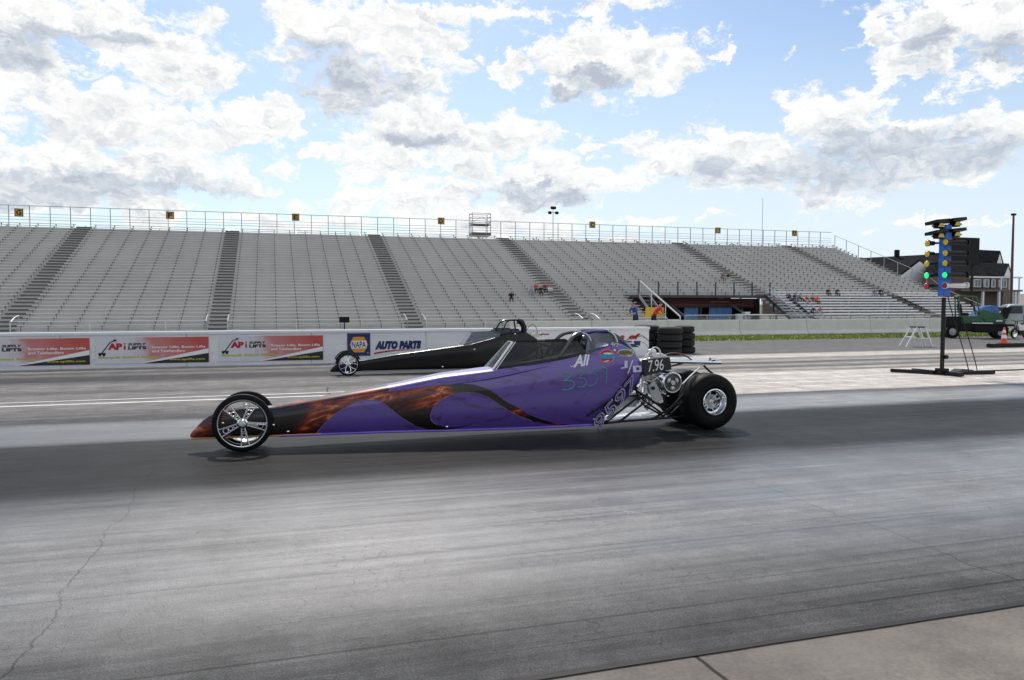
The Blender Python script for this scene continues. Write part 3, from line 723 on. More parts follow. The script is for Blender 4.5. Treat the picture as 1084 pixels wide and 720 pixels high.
# stall under the stand
st = empty('refreshment_stall', (42, 74, -1.0), label='dark stall with a maroon fascia in the opening under the grandstand', cat='stall')
mb = MB(); mb.bx(-7.6, 8.0, 2.5, 2.7, 0, 3.3); mb.bx(-7.6, -7.4, -3, 2.5, 0, 3.2); mb.bx(7.8, 8.0, -3, 2.5, 0, 3.2); mb.build('back_wall', DARKROOM, st)
mb = MB(); mb.bx(-7.2, 7.5, -2.6, -2.45, 2.25, 3.2); mb.build('fascia', MAROON, st)
mb = MB(); mb.bx(-5.4, -3.6, -2.63, -2.605, 2.80, 2.88); mb.bx(2.2, 4.4, -2.63, -2.605, 2.80, 2.88); mb.bx(-6, 6.6, -2.63, -2.605, 2.5, 2.53); mb.build('fascia_lettering', mat('faded_sign_print', (.35, .22, .2), .6, 0), st)
mb = MB(); mb.bx(-5.4, 3.2, -1.2, -.4, 0, 1.0); mb.build('counter', mat('counter_board', (.16, .13, .09), .7, 0, scale=2, amt=.5), st)
mb = MB()
for x in (-5.6, -2.9, 1.5, 3.9, 6.6): mb.bx(x-.09, x+.09, -1.9, -1.72, 0, 2.3)
mb.build('post', mat('stall_post', (.12, .11, .09), .7, 0), st)
# things in front of it
for x, w_, lab in ((1.0+40.4, 1.6, 'small blue canopy sheet hanging left in the opening'), (1.2+43.2, 2.7, 'wider blue canopy sheet hanging right in the opening')):
    mb = MB(); vs = []; nx, nz = 14, 8
    for j in range(nz+1):
        for i in range(nx+1): vs.append((x+w_*i/nx, 71.9+.08*math.sin(i*1.1+j*.4), -.15+1.55*j/nz + .05*math.sin(i*.7)))
    mb.add(vs, [(j*(nx+1)+i, j*(nx+1)+i+1, (j+1)*(nx+1)+i+1, (j+1)*(nx+1)+i) for j in range(nz) for i in range(nx)])
    mb.build('canopy_sheet', mat('light_blue_canopy', (.12, .32, .75), .5, 0, scale=2, amt=.5), smooth=True, fix=False, label=lab, cat='canopy', group='blue canopy sheets under the stand')
e = empty('yellow_banner', (pt(692.5, 327, 65.2)[0], 65.2, .25), label='yellow banner hung under the sloping white handrail', cat='banner')
mb = MB(); mb.bx(-.9, 1.0, 0, .02, .1, 1.05); mb.build('banner_sheet', YEL, e)
mb = MB(); mb.bx(-.9, 2.6, -.05, .05, -.2, -.1); mb.bx(-.9, 2.6, -.02, .02, -1.2, -.25); mb.build('counter_board', WHITE, e)
tb = empty('white_table', (47.3, 67, -1.0), label='white topped folding table in front of the stall', cat='table')
mb = MB(); mb.rbox((0, 0, 1.52), (3.0, 1.1, .12), .03); mb.build('tabletop', WHITE, tb)
for x in (-1.3, 1.3):
    mb = MB(); mb.tube([(x, -.4, 1.45), (x, .4, 0)], .04, 6); mb.tube([(x, .4, 1.45), (x, -.4, 0)], .04, 6); mb.build('leg', GALV, tb)
for i, (x, lab) in enumerate(((46.0, 'tall white box left of the folding table'), (45.2, 'low white box second left of the folding table'))):
    e = empty('white_cooler', (x, 67.6, -1.0), label=lab, cat='cooler', group='white boxes by the stall')
    mb = MB(); mb.rbox((0, 0, .85), (.6, .5, 1.7-i*.4), .04); mb.build('box', WHITE, e); mb = MB(); mb.rbox((0, 0, 1.76-i*.2), (.66, .56, .1), .02); mb.build('lid', WALLCAP, e)
# fence in front of opening and right stand
fr = empty('chain_fence', (36, 62.4, -1.0), label='grey pipe and mesh fence along the foot of the stand, right part', cat='fence')
def mesh_mat():
    m, b = principled('chain_mesh', (.3, .31, .32), .5, .5); N = NT(m.node_tree)
    tc = N.n.new('ShaderNodeTexCoord'); X, Y, Z = N.sep(tc.outputs['Object'])
    a = N.m('PINGPONG', N.m('ADD', X, Z), .05); c = N.m('PINGPONG', N.m('SUBTRACT', X, Z), .05)
    N.l.new(N.m('MAXIMUM', N.m('LESS_THAN', a, .009), N.m('LESS_THAN', c, .009)), b.inputs['Alpha']); return m
mb = MB(); mb.add([(0, 0, .05), (46, 0, .05), (46, 0, 1.5), (0, 0, 1.5)], [(0, 1, 2, 3)]); mb.build('wire_mesh', mesh_mat(), fr, fix=False)
mb = MB(); x = 0
while x <= 46: mb.tube([(x, 0, 0), (x, 0, 1.62)], .045, 6); x += 2.3
mb.build('fence_post', GALV, fr)
mb = MB(); mb.tube([(0, 0, 1.58), (46, 0, 1.58)], .04, 6); mb.tube([(0, 0, .9), (46, 0, .9)], .025, 6); mb.build('top_rail', ALUB, fr)

# section letters on the back railing
gold = mat('gold_letter_board', (.50, .30, .03), .5, 0, scale=3, amt=.15)
for (px, py), L_, w_ in zip([(20,225),(180,228),(313,230),(467,234),(627,238),(760,244),(841,247)], 'GFEDCBA', ('far left', '', '', '', '', '', '')):
    x, z = pt(px, py, 91.25)
    e = empty('section_sign', (x, 91.25, z), label='square black and gold board with the letter %s on the top railing' % L_, cat='sign', group='letter boards along the top railing')
    mb = MB(); mb.bx(-.4, .4, -.02, .02, -.4, .4); mb.build('sign_board', gold if L_ not in 'BA' else INK, e)
    mb = MB()
    for a in ((-.4, .4, .33, .4), (-.4, .4, -.4, -.33), (-.4, -.33, -.33, .33), (.33, .4, -.33, .33)): mb.bx(a[0], a[1], -.035, -.022, a[2], a[3])
    text_on(mb, L_, flat(-.04), -.24, .24, -.27, .27, bold=.04); mb.build('black_lettering', INK if L_ not in 'BA' else gold, e)
# raised camera platform on the top walkway
e = empty('camera_platform', (24.6, 92.4, 10.0), label='small pipe frame platform standing above the top railing', cat='platform')
mb = MB()
for x in (-1.15, 1.15):
    for y in (-.8, .8): mb.tube([(x, y, 0), (x, y, 2.75)], .045, 6)
for z in (2.72, 2.25, 1.6):
    for y in (-.8, .8): mb.tube([(-1.15, y, z), (1.15, y, z)], .035, 6)
    for x in (-1.15, 1.15): mb.tube([(x, -.8, z), (x, .8, z)], .035, 6)
mb.tube([(-1.15, -.8, 1.6), (0, -.8, 2.3), (1.15, -.8, 1.6)], .03, 6); mb.build('pipe_frame', GALV, e)
mb = MB(); mb.bx(-1.15, 1.15, -.8, .8, 1.3, 1.42); mb.bx(-1.2, 1.2, -.85, .85, 0, .35); mb.build('platform_floor', STEP, e)

# masts behind the stand
def mast(px, y, pytop, name, lab, cat, rad, m, base=-1):
    x, z = pt(px, pytop, y); e = empty(name, (x, y, base), label=lab, cat=cat)
    mb = MB(); mb.tube([(0, 0, 0), (0, 0, z-base)], [rad, rad*.6], 8); mb.build('pole', m, e); return e, z-base
e, hh = mast(585.5, 97, 221, 'floodlight_mast', 'thin mast with four floodlights rising behind the grandstand', 'light mast', .07, GALV)
mb = MB(); mb.tube([(-.55, 0, hh-.5), (.55, 0, hh-.5)], .04, 6); mb.build('cross_arm', GALV, e)
for x, z in ((-.5, -.55), (.5, -.55), (-.15, .1), (.15, .1)):
    mb = MB(); mb.rbox((x, -.1, hh+z), (.45, .3, .35), .05, Matrix.Rotation(.5, 3, 'X')); mb.build('lamp', BLK, e)
e, hh = mast(807.5, 100, 210, 'radio_antenna', 'very thin radio antenna behind the top of the grandstand', 'antenna', .05, GALV)
mb = MB(); mb.tube([(0, 0, hh-3.5), (0, 0, hh)], .02, 6); mb.build('whip', GALV, e)
RUST = mat('rusty_pole_steel', (.11, .075, .06), .75, .2, scale=2, amt=.4)
e, hh = mast(1073, 72, 228, 'light_pole', 'tall rusty bare pole right of the dark roofed building', 'pole', .19, RUST, 0)
mb = MB(); mb.rbox((0, 0, hh+.1), (.5, .4, .25), .04); mb.tube([(-.35, 0, hh), (.35, 0, hh+.1)], .05, 6); mb.build('pole_head', BLK, e)

# ------------------------------------------------------------------ building on the right
ROOF = worldmat('dark_shingle_roof', (.013, .0135, .015), (.030, .030, .032), .8, .95, .5, fine=6); ROOF.node_tree.nodes['Principled BSDF'].inputs['Specular IOR Level'].default_value = .05
BRICK = worldmat('brown_brick', (.10, .065, .055), (.16, .11, .095), .6, .9, .4, fine=8)
TRIM = mat('white_trim', (.80, .80, .80), .6, 0, scale=1, amt=.08)
GLASSD = mat('dark_window_glass', (.12, .15, .2), .12, 0, scale=1, amt=.2)
DY = 125.0
bo = empty('clubhouse', (0, DY, -1.0), label='large brick building with dark roofs and white gables behind the stand', cat='building')
def q(px, py, Y=DY): x, z = pt(px, py, Y); return (x, z+1.0)
mb = MB()
a0 = q(1012, 345)[0]; a1 = q(1066, 345)[0]; zt = q(1040, 293)[1]
mb.bx(q(905, 300)[0], a0, 6, 30, 0, q(930, 290)[1])
mb.build('wall', BRICK, bo)
# long low roof on the left
mb = MB(); z1 = q(915, 272.5)[1]; z2 = q(1003, 267)[1]; ze = q(960, 297)[1]
x0, x1 = q(893, 272)[0], q(1026, 267)[0]
ridge_y = 18
def Pz(px, py, dy): 
    x, z = pt(px, py, DY+dy); return (x, dy, z+1.0)
r0 = Pz(905, 273.5, 18); r1 = Pz(1040, 266.5, 18); e0 = Pz(890, 300, 3); e1 = Pz(1040, 297, 3)
b0 = (r0[0], 34, e0[2]); b1 = (r1[0], 34, e1[2])
mb.add([r0, r1, e1, e0, b0, b1, (e0[0], 3, e0[2]-.3), (e1[0], 3, e1[2]-.3)], [(0, 1, 2, 3), (0, 1, 5, 4), (3, 2, 7, 6), (0, 3, 4), (1, 2, 5)])
mb.build('low_roof', ROOF, bo, fix=False)
# pale gable in front of it
g0, g1, g2 = Pz(974, 277, 1), Pz(945, 300, 1), Pz(1006, 300, 1)
mb = MB(); mb.prism([(g1[0], g1[2]-2.0), (g2[0], g1[2]-2.0), (g2[0], g1[2]), (g0[0], g0[2]), (g1[0], g1[2])], 'y', 1, 1.3); mb.build('white_gable', TRIM, bo)
mb = MB(); mb.prism([(g1[0]-.5, g1[2]-.25), (g0[0], g0[2]+.2), (g2[0]+.5, g1[2]-.25), (g2[0]+.5, g1[2]-.05), (g0[0], g0[2]+.5), (g1[0]-.5, g1[2]-.05)], 'y', 1.35, 16); mb.build('gable_roof', ROOF, bo)
# main roofs with two stepped gables turned to the right
def gable(lx, ap, ne, fe, d0, name):
    """ridge starts at pixel column lx and ends at apex ap; ne and fe are the near and far eave corners"""
    A = Vector(Pz(*ap, d0+4)); N_ = Vector(Pz(*ne, d0)); F_ = Vector(Pz(*fe, d0+8)); dr = Vector((-(A.x-Pz(lx, ap[1]+.8, d0+4)[0]), -2.5, 0))
    up = Vector((0, 0, .22)); mb = MB(); ov = Vector((.4, .1, 0))
    vs = [A+dr, A+ov, N_+ov, N_+dr, F_+ov, F_+dr]
    mb.add([v+up for v in vs] + [v for v in vs], [(0, 1, 2, 3), (0, 1, 4, 5), (6, 7, 8, 9), (6, 7, 10, 11), (1, 2, 8, 7), (1, 4, 10, 7), (3, 2, 8, 9), (0, 3, 9, 6), (0, 5, 11, 6)]); mb.link(name, ROOF, bo, fix=False)
    mb = MB(); t = Vector((-.3, 0, 0)); mb.add([A, N_, F_, A+t, N_+t, F_+t], [(0, 1, 2), (3, 5, 4), (0, 3, 4, 1), (1, 4, 5, 2), (2, 5, 3, 0)]); mb.build('white_gable', TRIM, bo)
    return A, N_, F_, dr
gable(1000, (1058, 266.5), (1053, 284), (1062.5, 283), 6, 'upper_roof')
A_, N_, F_, dr = gable(975, (1067, 280), (1062, 292.5), (1070.5, 293), 0, 'lower_roof')
mb = MB(); mb.add([N_, F_, F_+dr, N_+dr] + [Vector((v.x, v.y, 0)) for v in (N_, F_, F_+dr, N_+dr)], [(0, 1, 5, 4), (1, 2, 6, 5), (2, 3, 7, 6), (3, 0, 4, 7)]); mb.build('wall', BRICK, bo)
# balcony floor, posts and windows
zb = q(1040, 307)[1]
mb = MB(); mb.bx(a0-2, a1+.5, -3.0, -.3, zb-.35, zb); mb.build('balcony', mat('balcony_board', (.16, .14, .13), .7, 0), bo)
mb = MB(); mb.bx(a0-2, a1+.3, -3.0, -2.6, zt-.35, zt-.05); mb.build('eave_trim', TRIM, bo)
for px in (1028, 1045, 1058.5, 1062, 1065.5):
    mb = MB(); x = q(px, 320)[0]; mb.bx(x-.22, x+.22, -2.9, -2.5, 0, zb-.36); mb.build('column', TRIM, bo)
for px in (1047, 1056, 1066):
    mb = MB(); x = q(px, 300)[0]; mb.bx(x-.12, x+.12, -2.9, -2.7, zb, zt-.36); mb.build('balcony_post', TRIM, bo)
for px in (1023, 1034, 1038, 1050):
    x = q(px, 300)[0]; mb = MB(); w_ = .75
    for a in ((-w_-.1, -w_, 0, 1.6), (w_, w_+.1, 0, 1.6), (-w_, w_, 1.5, 1.6), (-w_, w_, 0, .1), (-.04, .04, .1, 1.5)): mb.bx(x+a[0], x+a[1], -2.75, -2.3, zb+.5+a[2], zb+.5+a[3])
    fobj = mb.build('window', TRIM, bo); mb = MB(); mb.bx(x-w_, x+w_, -2.7, -2.4, zb+.6, zb+2.0); mb.build('pane', GLASSD, fobj)
mb = MB(); p = Pz(949.5, 268, 17.8); mb.rbox((p[0], 17.8, p[2]), (1.0, .8, 1.5), .1); mb.build('roof_vent', BLK, bo)
# big dark board
x0, z1 = pt(1003, 251, 100); x1, z0 = pt(1035, 281, 100)
e = empty('scoreboard', ((x0+x1)/2, 100, -1), label='big black rectangular board standing behind the starting light', cat='scoreboard')
mb = MB(); w_ = (x1-x0)/2; mb.rbox((0, 0, (z0+z1)/2+1), (2*w_, .6, z1-z0), .06); mb.build('board', BLK, e)
for s_ in (-1, 1): mb = MB(); mb.bx(s_*w_*.8-.15, s_*w_*.8+.15, .31, .6, 0, z1+.5); mb.build('post', DARKM, e)
# pale shed far right
e = empty('pale_shed', (pt(1075, 340, 150)[0], 150, -1), label='pale low roofed shed at the right edge behind the pole', cat='shed')
xx, zz = pt(1075, 318, 150)
mb = MB(); mb.bx(-4, 22, 0, 12, 0, zz-1); mb.build('wall', TRIM, e)
mb = MB(); mb.prism([(-.5, zz-1.1), (6, zz+2.8), (12.5, zz-1.1)], 'x', -4.5, 22.5); mb.build('roof', mat('pale_metal_roof', (.42, .38, .36), .6, 0, scale=1), e)

# ------------------------------------------------------------------ starting light ("tree")
TX, TY = gp(997, 397)
BLUEP = mat('blue_tree_panel', (.03, .15, .58), .4, 0, scale=5, amt=.2)
AMB = mat('amber_lens', (.68, .50, .02), .25, 0, scale=20, amt=.15, coat=.5)
REDL = mat('red_lens', (.48, .012, .015), .25, 0, scale=20, amt=.15, coat=.5)
REDL2 = mat('dull_red_lens', (.20, .02, .02), .35, 0, scale=20, amt=.2)
GRL, _ = principled('lit_green_lens', (.02, .45, .2), .3, emit=(.02, 1.0, .30), estr=.5)
tr = empty('starting_light', (TX, TY, 0), label='drag race starting light on a black pole with yellow, lit green and red lamps', cat='starting light')
def tz(py): return pt(997, py, TY)[1]
mb = MB(); mb.box((0, 0, .05), (.1, 3.3, .07)); 
lx0 = gp(943, 394); lx1 = gp(1052, 396)
mb = MB()
dL = Vector((lx0[0]-TX, lx0[1]-TY, 0)); dR = Vector((lx1[0]-TX, lx1[1]-TY, 0))
for d_ in (dL, dR):
    a = math.atan2(d_.y, d_.x); c = d_/2; mb.box((c.x, c.y, .045), (d_.length, .09, .075), Matrix.Rotation(a, 3, 'Z'))
mb.build('base_beam', DARKM, tr)
mb = MB(); mb.box((.05, -.22, .05), (.16, .5, .08)); mb.box((-.14, .38, .06), (.09, .6, .08)); mb.rbox((0, 0, .1), (.22, .2, .1), .01); mb.build('base_foot', DARKM, tr)
mb = MB(); mb.box((0, 0, (tz(315)+.1)/2), (.062, .062, tz(315)-.1)); mb.rbox((.06, -.03, tz(378)), (.14, .08, .09), .02); mb.build('pole', DARKM, tr)
zb0, zb1 = tz(313.5), tz(238)
mb = MB(); mb.rbox((0, 0, (zb0+zb1)/2), (.19, .18, zb1-zb0), .012); mb.build('blue_panel', BLUEP, tr)
rows = [(257, 'a'), (268.5, 'a'), (279, 'a'), (291.5, 'g'), (302.5, 'r')]
for py, k in rows:
    z = tz(py)
    for side, yy in (('n', -.17), ('f', .20)):
        x0 = -.17 if side == 'n' else -.30
        mb = MB()   # housing: cup towards the cars, long tube behind
        tl = .62 if side == 'n' else .18
        mb.lathe([(0, tl), (.05, tl), (.055, tl-.12), (.048, .1), (.074, .02), (.076, 0), (.06, .0)], (x0, yy, z), 'x', 16)
        if side == 'n': mb.tube([(x0+tl*.4, yy, z), (x0+tl*.4, 0, z)], .02, 6); mb.rbox((x0+tl, yy, z+.01), (.09, .13, .13), .02)
        else: mb.tube([(x0+.1, yy, z), (0, .02, z)], .025, 6)
        hs = mb.build('lamp_housing', DARKM if not (k == 'r' and side == 'n') else CASTAL, tr, smooth=True)
        m_ = {'a': AMB, 'g': GRL, 'r': REDL if side == 'f' else REDL2}[k]
        mb = MB(); mb.lathe([(0, -.03), (.035, -.027), (.06, -.014), (.07, .004)], (x0, yy, z), 'x', 20); mb.build('lens', m_, hs, smooth=True)
for py in (236.5, 247.5):
    z = tz(py)
    for s_ in (-1, 1):
        mb = MB(); zz_ = z + s_*.02
        mb.box((s_*.2, -s_*.03, zz_+.05), (.38, .34, .07), Matrix.Rotation(-.10, 3, 'Y') @ Matrix.Rotation(R(-6), 3, 'X'))
        hd = mb.build('stage_lamp_hood', DARKM, tr)
        mb = MB(); mb.rbox((s_*.2+.03, -s_*.03, zz_-.035), (.24, .22, .11), .04); mb.build('stage_lamp_box', DARKM, hd, smooth=True)
        mb = MB(); mb.prism([(s_*.2-.10, zz_-.07), (s_*.2+.08, zz_-.07), (s_*.2+.04, zz_+.015), (s_*.2-.05, zz_+.015)], 'y', -s_*.03-.125, -s_*.03-.112); mb.build('stage_lens', AMB, hd)
mb = MB()
for k in range(2):
    p0 = Vector((.12+.25*k, 0, tz(316))); pts = []
    for t in [i/12 for i in range(13)]:
        pts.append((p0.x + .55*t*t + .1*math.sin(t*3), p0.y-.1*t, p0.z*(1-t)**.8 + .03))
    mb.tube(pts, .011, 5)
mb.build('cable', BLK, tr)
# cable on the ground running off to the right
mb = MB(); pts = [(TX+.9+.35*i, TY+.35+.05*math.sin(i*.9)+.02*i, .014) for i in range(40)]; mb.tube(pts, .018, 6)
mb.build('ground_cable', mat('grey_rubber_cable', (.06, .05, .045), .7, 0), smooth=True, label='dark cable lying on the pale concrete right of the starting light', cat='cable')
mb = MB(); a = gp(1018, 394.5); mb.prism([(-.3, 0), (.35, 0), (.2, .07), (-.1, .09)], 'y', -.12, .12)
mb.build('cable_ramp', BLK, loc=(a[0], a[1], .0), label='small black cable cover under the hanging wires of the starting light', cat='cable cover')

# ------------------------------------------------------------------ small things on the right: step stool, cone, block, vehicles
sx, sy = gp(970, 367)
e = empty('step_stool', (sx, sy, 0), R(-20), label='small aluminium step stool standing on the asphalt before the barrier', cat='step stool')
for s_ in (-.24, .24):
    mb = MB(); mb.tube([(-.1, s_, .74), (-.5, s_*1.15, 0)], .03, 6); mb.build('rear_leg', ALUB, e)
    mb = MB(); mb.tube([(.2, s_, .74), (.45, s_*1.15, 0)], .035, 6); mb.build('front_leg', ALUB, e)
    mb = MB(); mb.tube([(-.1, s_, .72), (.05, s_, .3), (.1, s_, 0)], .018, 6); mb.build('brace', ALUB, e)
for x, z, w_ in ((.05, .74, .42), (-.22, .36, .22), (.33, .30, .15)):
    mb = MB(); mb.rbox((x, 0, z), (w_, .5, .04), .01); mb.build('step', ALUB if z < .7 else BLK, e)
cx, cy = gp(1062, 364, .14)
bl = MB(); p0 = gp(1047, 368); p1 = gp(1083, 367)
e = empty('black_block', ((p0[0]+p1[0])/2, (p0[1]+p1[1])/2, 0), math.atan2(p1[1]-p0[1], p1[0]-p0[0]), label='long black rubber block lying on the asphalt under the cone', cat='block')
L_ = math.hypot(p1[0]-p0[0], p1[1]-p0[1]); mb = MB(); mb.rbox((0, 0, .07), (L_, .25, .14), .02); mb.build('block', RUBOLD, e)
mb = MB()
for k in (-.45, 0, .45): mb.rbox((k*L_*.9, 0, .142), (.08, .2, .01), .002)
mb.build('bolt_plate', GALV, e)
ce = empty('traffic_cone', (e.location.x-.12, e.location.y, .14), label='orange traffic cone with white bands standing on the black block', cat='cone')
OR = mat('cone_orange', (.75, .09, .015), .5, 0, scale=6, amt=.1)
mb = MB(); mb.rbox((0, 0, .02), (.3, .23, .04), .01); mb.lathe([(.11, .04), (.03, .58), (.02, .6), (0, .6)], n=20); mb.build('cone_body', OR, ce, smooth=True)
for a, b in ((.19, .32), (.40, .50)):
    mb = MB(); f_ = lambda z: .11 + (.03-.11)*(z-.04)/.54 + .003
    mb.lathe([(f_(a), a), (f_(b), b)], n=20); mb.build('white_band', WPR, ce, smooth=True)

def wheel_simple(parent, x, y, z, R_, w_, rimcol, name='wheel'):
    mb = MB(); mb.lathe([(R_*.55, -w_/2), (R_*.9, -w_/2), (R_, -w_*.3), (R_, w_*.3), (R_*.9, w_/2), (R_*.55, w_/2)], (x, y, z), 'y', 24, closed=True); t = mb.build(name, RUB, parent, smooth=True)
    mb = MB(); mb.lathe([(0, -w_*.42), (R_*.2, -w_*.45), (R_*.25, -w_*.3), (R_*.5, -w_*.25), (R_*.58, -w_*.46)], (x, y, z), 'y', 20); mb.build('rim', rimcol, t, smooth=True); return t
GREYR = mat('grey_rim', (.4, .4, .4), .4, .4, scale=9, amt=.2)
# green track utility vehicle
ux, uy = gp(1029, 358)
uv = empty('utility_vehicle', (ux, uy, 0), R(-36), label='green utility tractor with roll bar parked behind the starting light', cat='utility vehicle')
uv.scale = (.84, .84, .92)
mb = MB(); mb.rbox((-.15, 0, .95), (1.15, 1.2, .38), .1); mb.rbox((.95, 0, .92), (1.15, 1.15, .34), .12); mb.prism([(.3, .95), (1.3, 1.12), (1.35, 1.2), (.35, 1.45)], 'y', -.5, .5); mb.build('green_body', GREEN, uv, smooth=True)
mb = MB(); mb.rbox((.1, 0, .55), (3.0, 1.1, .42), .08); mb.rbox((-1.05, 0, .86), (.75, 1.3, .5), .05); mb.rbox((.75, -.3, .48), (1.7, .9, .34), .08); mb.build('chassis', BLK, uv, smooth=True)
for x in (-1.1, 1.25):
    for y in (-.6, .6): wheel_simple(uv, x, y, .34, .34, .26, GREYR)
mb = MB(); P_ = [(-.75, -.5, 1.1), (-.8, -.5, 2.15), (-.8, .5, 2.15), (-.75, .5, 1.1)]; mb.tube(P_, .04, 8); mb.tube([(-.8, -.5, 2.15), (.05, -.5, 2.1), (.25, -.5, 1.2)], .035, 8); mb.tube([(-.8, .5, 2.15), (.05, .5, 2.1), (.25, .5, 1.2)], .035, 8); mb.box((-.4, 0, 2.14), (.75, .95, .05)); mb.build('roll_bar', GREEN, uv, smooth=True)
mb = MB(); mb.rbox((-.45, 0, 1.22), (.5, .55, .14), .05); mb.rbox((-.66, 0, 1.5), (.16, .55, .55), .06, Matrix.Rotation(-.15, 3, 'Y')); mb.build('seat', BLK, uv, smooth=True)
mb = MB(); mb.tube([(.35, 0, 1.15), (.08, 0, 1.5)], .025, 6); mb.lathe([(.16, 0), (.175, .015), (.16, .03), (.145, .015)], (.05, 0, 1.5), 'x', 20, closed=True); mb.build('steering_wheel', BLK, uv)
mb = MB(); mb.box((.35, -.64, .78), (1.0, .03, .05)); mb.box((1.15, -.6, .9), (.3, .02, .06)); mb.build('decal_strip', WPR, uv)
# blue tarpaulin on a small trailer
tx, ty = gp(1040, 352)
tp = empty('covered_load', (pt(1043, 340, 33.5)[0], 33.5, 0), R(-36), label='blue tarpaulin covered load behind the green tractor', cat='trailer load')
vs = []; fs = []; nx, ny = 16, 8; mb = MB()
prof = [(-1.0, .9), (-.9, 1.25), (-.6, 1.6), (-.2, 1.68), (.3, 1.7), (.7, 1.68), (.85, 1.2), (.95, .9)]
for j in range(ny+1):
    for i, (u, w_) in enumerate(prof): vs.append((u+.04*math.sin(j*2.1+i), -.9+1.8*j/ny, w_ + .05*math.sin(j*1.7+i*1.3) - (.25 if j in (0, ny) else 0)))
tp.scale = (.66, .7, .88)
n_ = len(prof)
mb.add(vs, [(j*n_+i, j*n_+i+1, (j+1)*n_+i+1, (j+1)*n_+i) for j in range(ny) for i in range(n_-1)])
mb.add([vs[i] for i in range(n_)] + [(u, -.92, .85) for u, w_ in prof], [(i, i+1, i+1+n_, i+n_) for i in range(n_-1)])
mb.build('tarpaulin', BLUEV, tp, fix=False)
mb = MB(); mb.rbox((.1, 0, .72), (2.3, 1.75, .3), .03); mb.prism([(.95, .88), (1.4, .88), (1.75, 1.62), (1.1, 1.62)], 'y', -.8, .8); mb.build('trailer_bed', BLK, tp)
for y in (-.85, .85): wheel_simple(tp, .2, y, .36, .36, .22, GREYR)
# silver off-road car
px_, py_ = gp(1079, 352)
SILV = mat('silver_car_paint', (.46, .48, .51), .5, .1, scale=3, amt=.06, coat=.3)
CG = mat('car_glass', (.03, .035, .04), .3, 0, scale=2, amt=.2)
cr_ = empty('silver_car', (pt(1074, 345, 33)[0], 33, 0), R(-38), label='silver four wheel drive car at the right edge of the photo', cat='car')
cr_.scale = (.92, .92, .86)
mb = MB()
prof = [(-2.35, .45), (-2.38, .95), (-2.2, 1.12), (-1.15, 1.2), (-.45, 1.82), (-.2, 1.87), (2.0, 1.84), (2.25, 1.15), (2.35, .9), (2.32, .45)]
bm = bmesh.new()
secs = []
for yy, sc, dz in ((-.92, 1, 0), (-.8, 1.0, .02), (.8, 1.0, .02), (.92, 1, 0)):
    secs.append([bm.verts.new((u*(1 if abs(yy) < .9 else .985), yy if w_ < 1.25 else yy*.84, w_ if abs(yy) < .9 else min(w_, w_-.03) if w_ > 1.3 else w_)) for u, w_ in prof])
for a, b in zip(secs[:-1], secs[1:]):
    for i in range(len(prof)): bm.faces.new((a[i], a[(i+1) % len(prof)], b[(i+1) % len(prof)], b[i]))
bm.faces.new(secs[0]); bm.faces.new(secs[-1][::-1]); mb.bm(bm); mb.build('body', SILV, cr_, smooth=False)
for s_ in (-1, 1):
    for x in (-1.45, 1.45):
        mb = MB(); mb.lathe([(.0, -.01), (.44, -.01), (.47, .0), (.44, .012), (0, .012)], (x, s_*.925, .42), 'y', 24); mb.build('wheel_arch', BLK, cr_)
    mb = MB(); mb.bx(-2.3, 2.3, s_*.925, s_*.95, .42, .56); mb.build('side_trim', BLK, cr_)
    mb = MB(); mb.bx(.24, .26, s_*.921, s_*.932, .55, 1.2); mb.bx(1.2, 1.22, s_*.921, s_*.932, .55, 1.2); mb.build('door_gap', BLK, cr_)
for s_ in (-1, 1):
    for nm, pl_ in (('front_window', [(-.98, 1.26), (-.42, 1.74), (.2, 1.74), (.2, 1.26)]), ('rear_window', [(.3, 1.26), (.3, 1.74), (1.2, 1.74), (1.2, 1.26)]), ('quarter_window', [(1.3, 1.26), (1.3, 1.74), (1.9, 1.72), (2.05, 1.26)])):
        mb = MB(); y0_ = s_*.925; mb.add([(u, s_*(.955 - .147*max(0, (w_-1.2))/.62), w_) for u, w_ in pl_] + [(u, s_*(.915 - .147*max(0, (w_-1.2))/.62), w_) for u, w_ in pl_], [(0, 1, 2, 3), (7, 6, 5, 4), (0, 4, 5, 1), (1, 5, 6, 2), (2, 6, 7, 3), (3, 7, 4, 0)]); mb.build(nm, CG, cr_)
    mb = MB(); mb.rbox((-.85, s_*1.03, 1.22), (.14, .2, .16), .04); mb.build('mirror', BLK, cr_, smooth=True)
    mb = MB(); mb.rbox((-2.34, s_*.68, .95), (.1, .34, .18), .03); mb.build('headlight', CHROME, cr_, smooth=True)
    for x in (-1.45, 1.45): wheel_simple(cr_, x, s_*.88, .37, .37, .24, GREYR)
mb = MB(); mb.add([(-1.12, -.72, 1.235), (-1.12, .72, 1.235), (-.5, .66, 1.80), (-.5, -.66, 1.80)], [(0, 1, 2, 3)]); mb.v = [(x-.03, y, z+.012) for x, y, z in mb.v]; mb.build('windscreen', CG, cr_, fix=False)
mb = MB(); mb.rbox((-2.4, 0, .55), (.16, 1.8, .26), .05); mb.rbox((2.36, 0, .55), (.16, 1.8, .26), .05); mb.build('bumper', BLK, cr_, smooth=True)
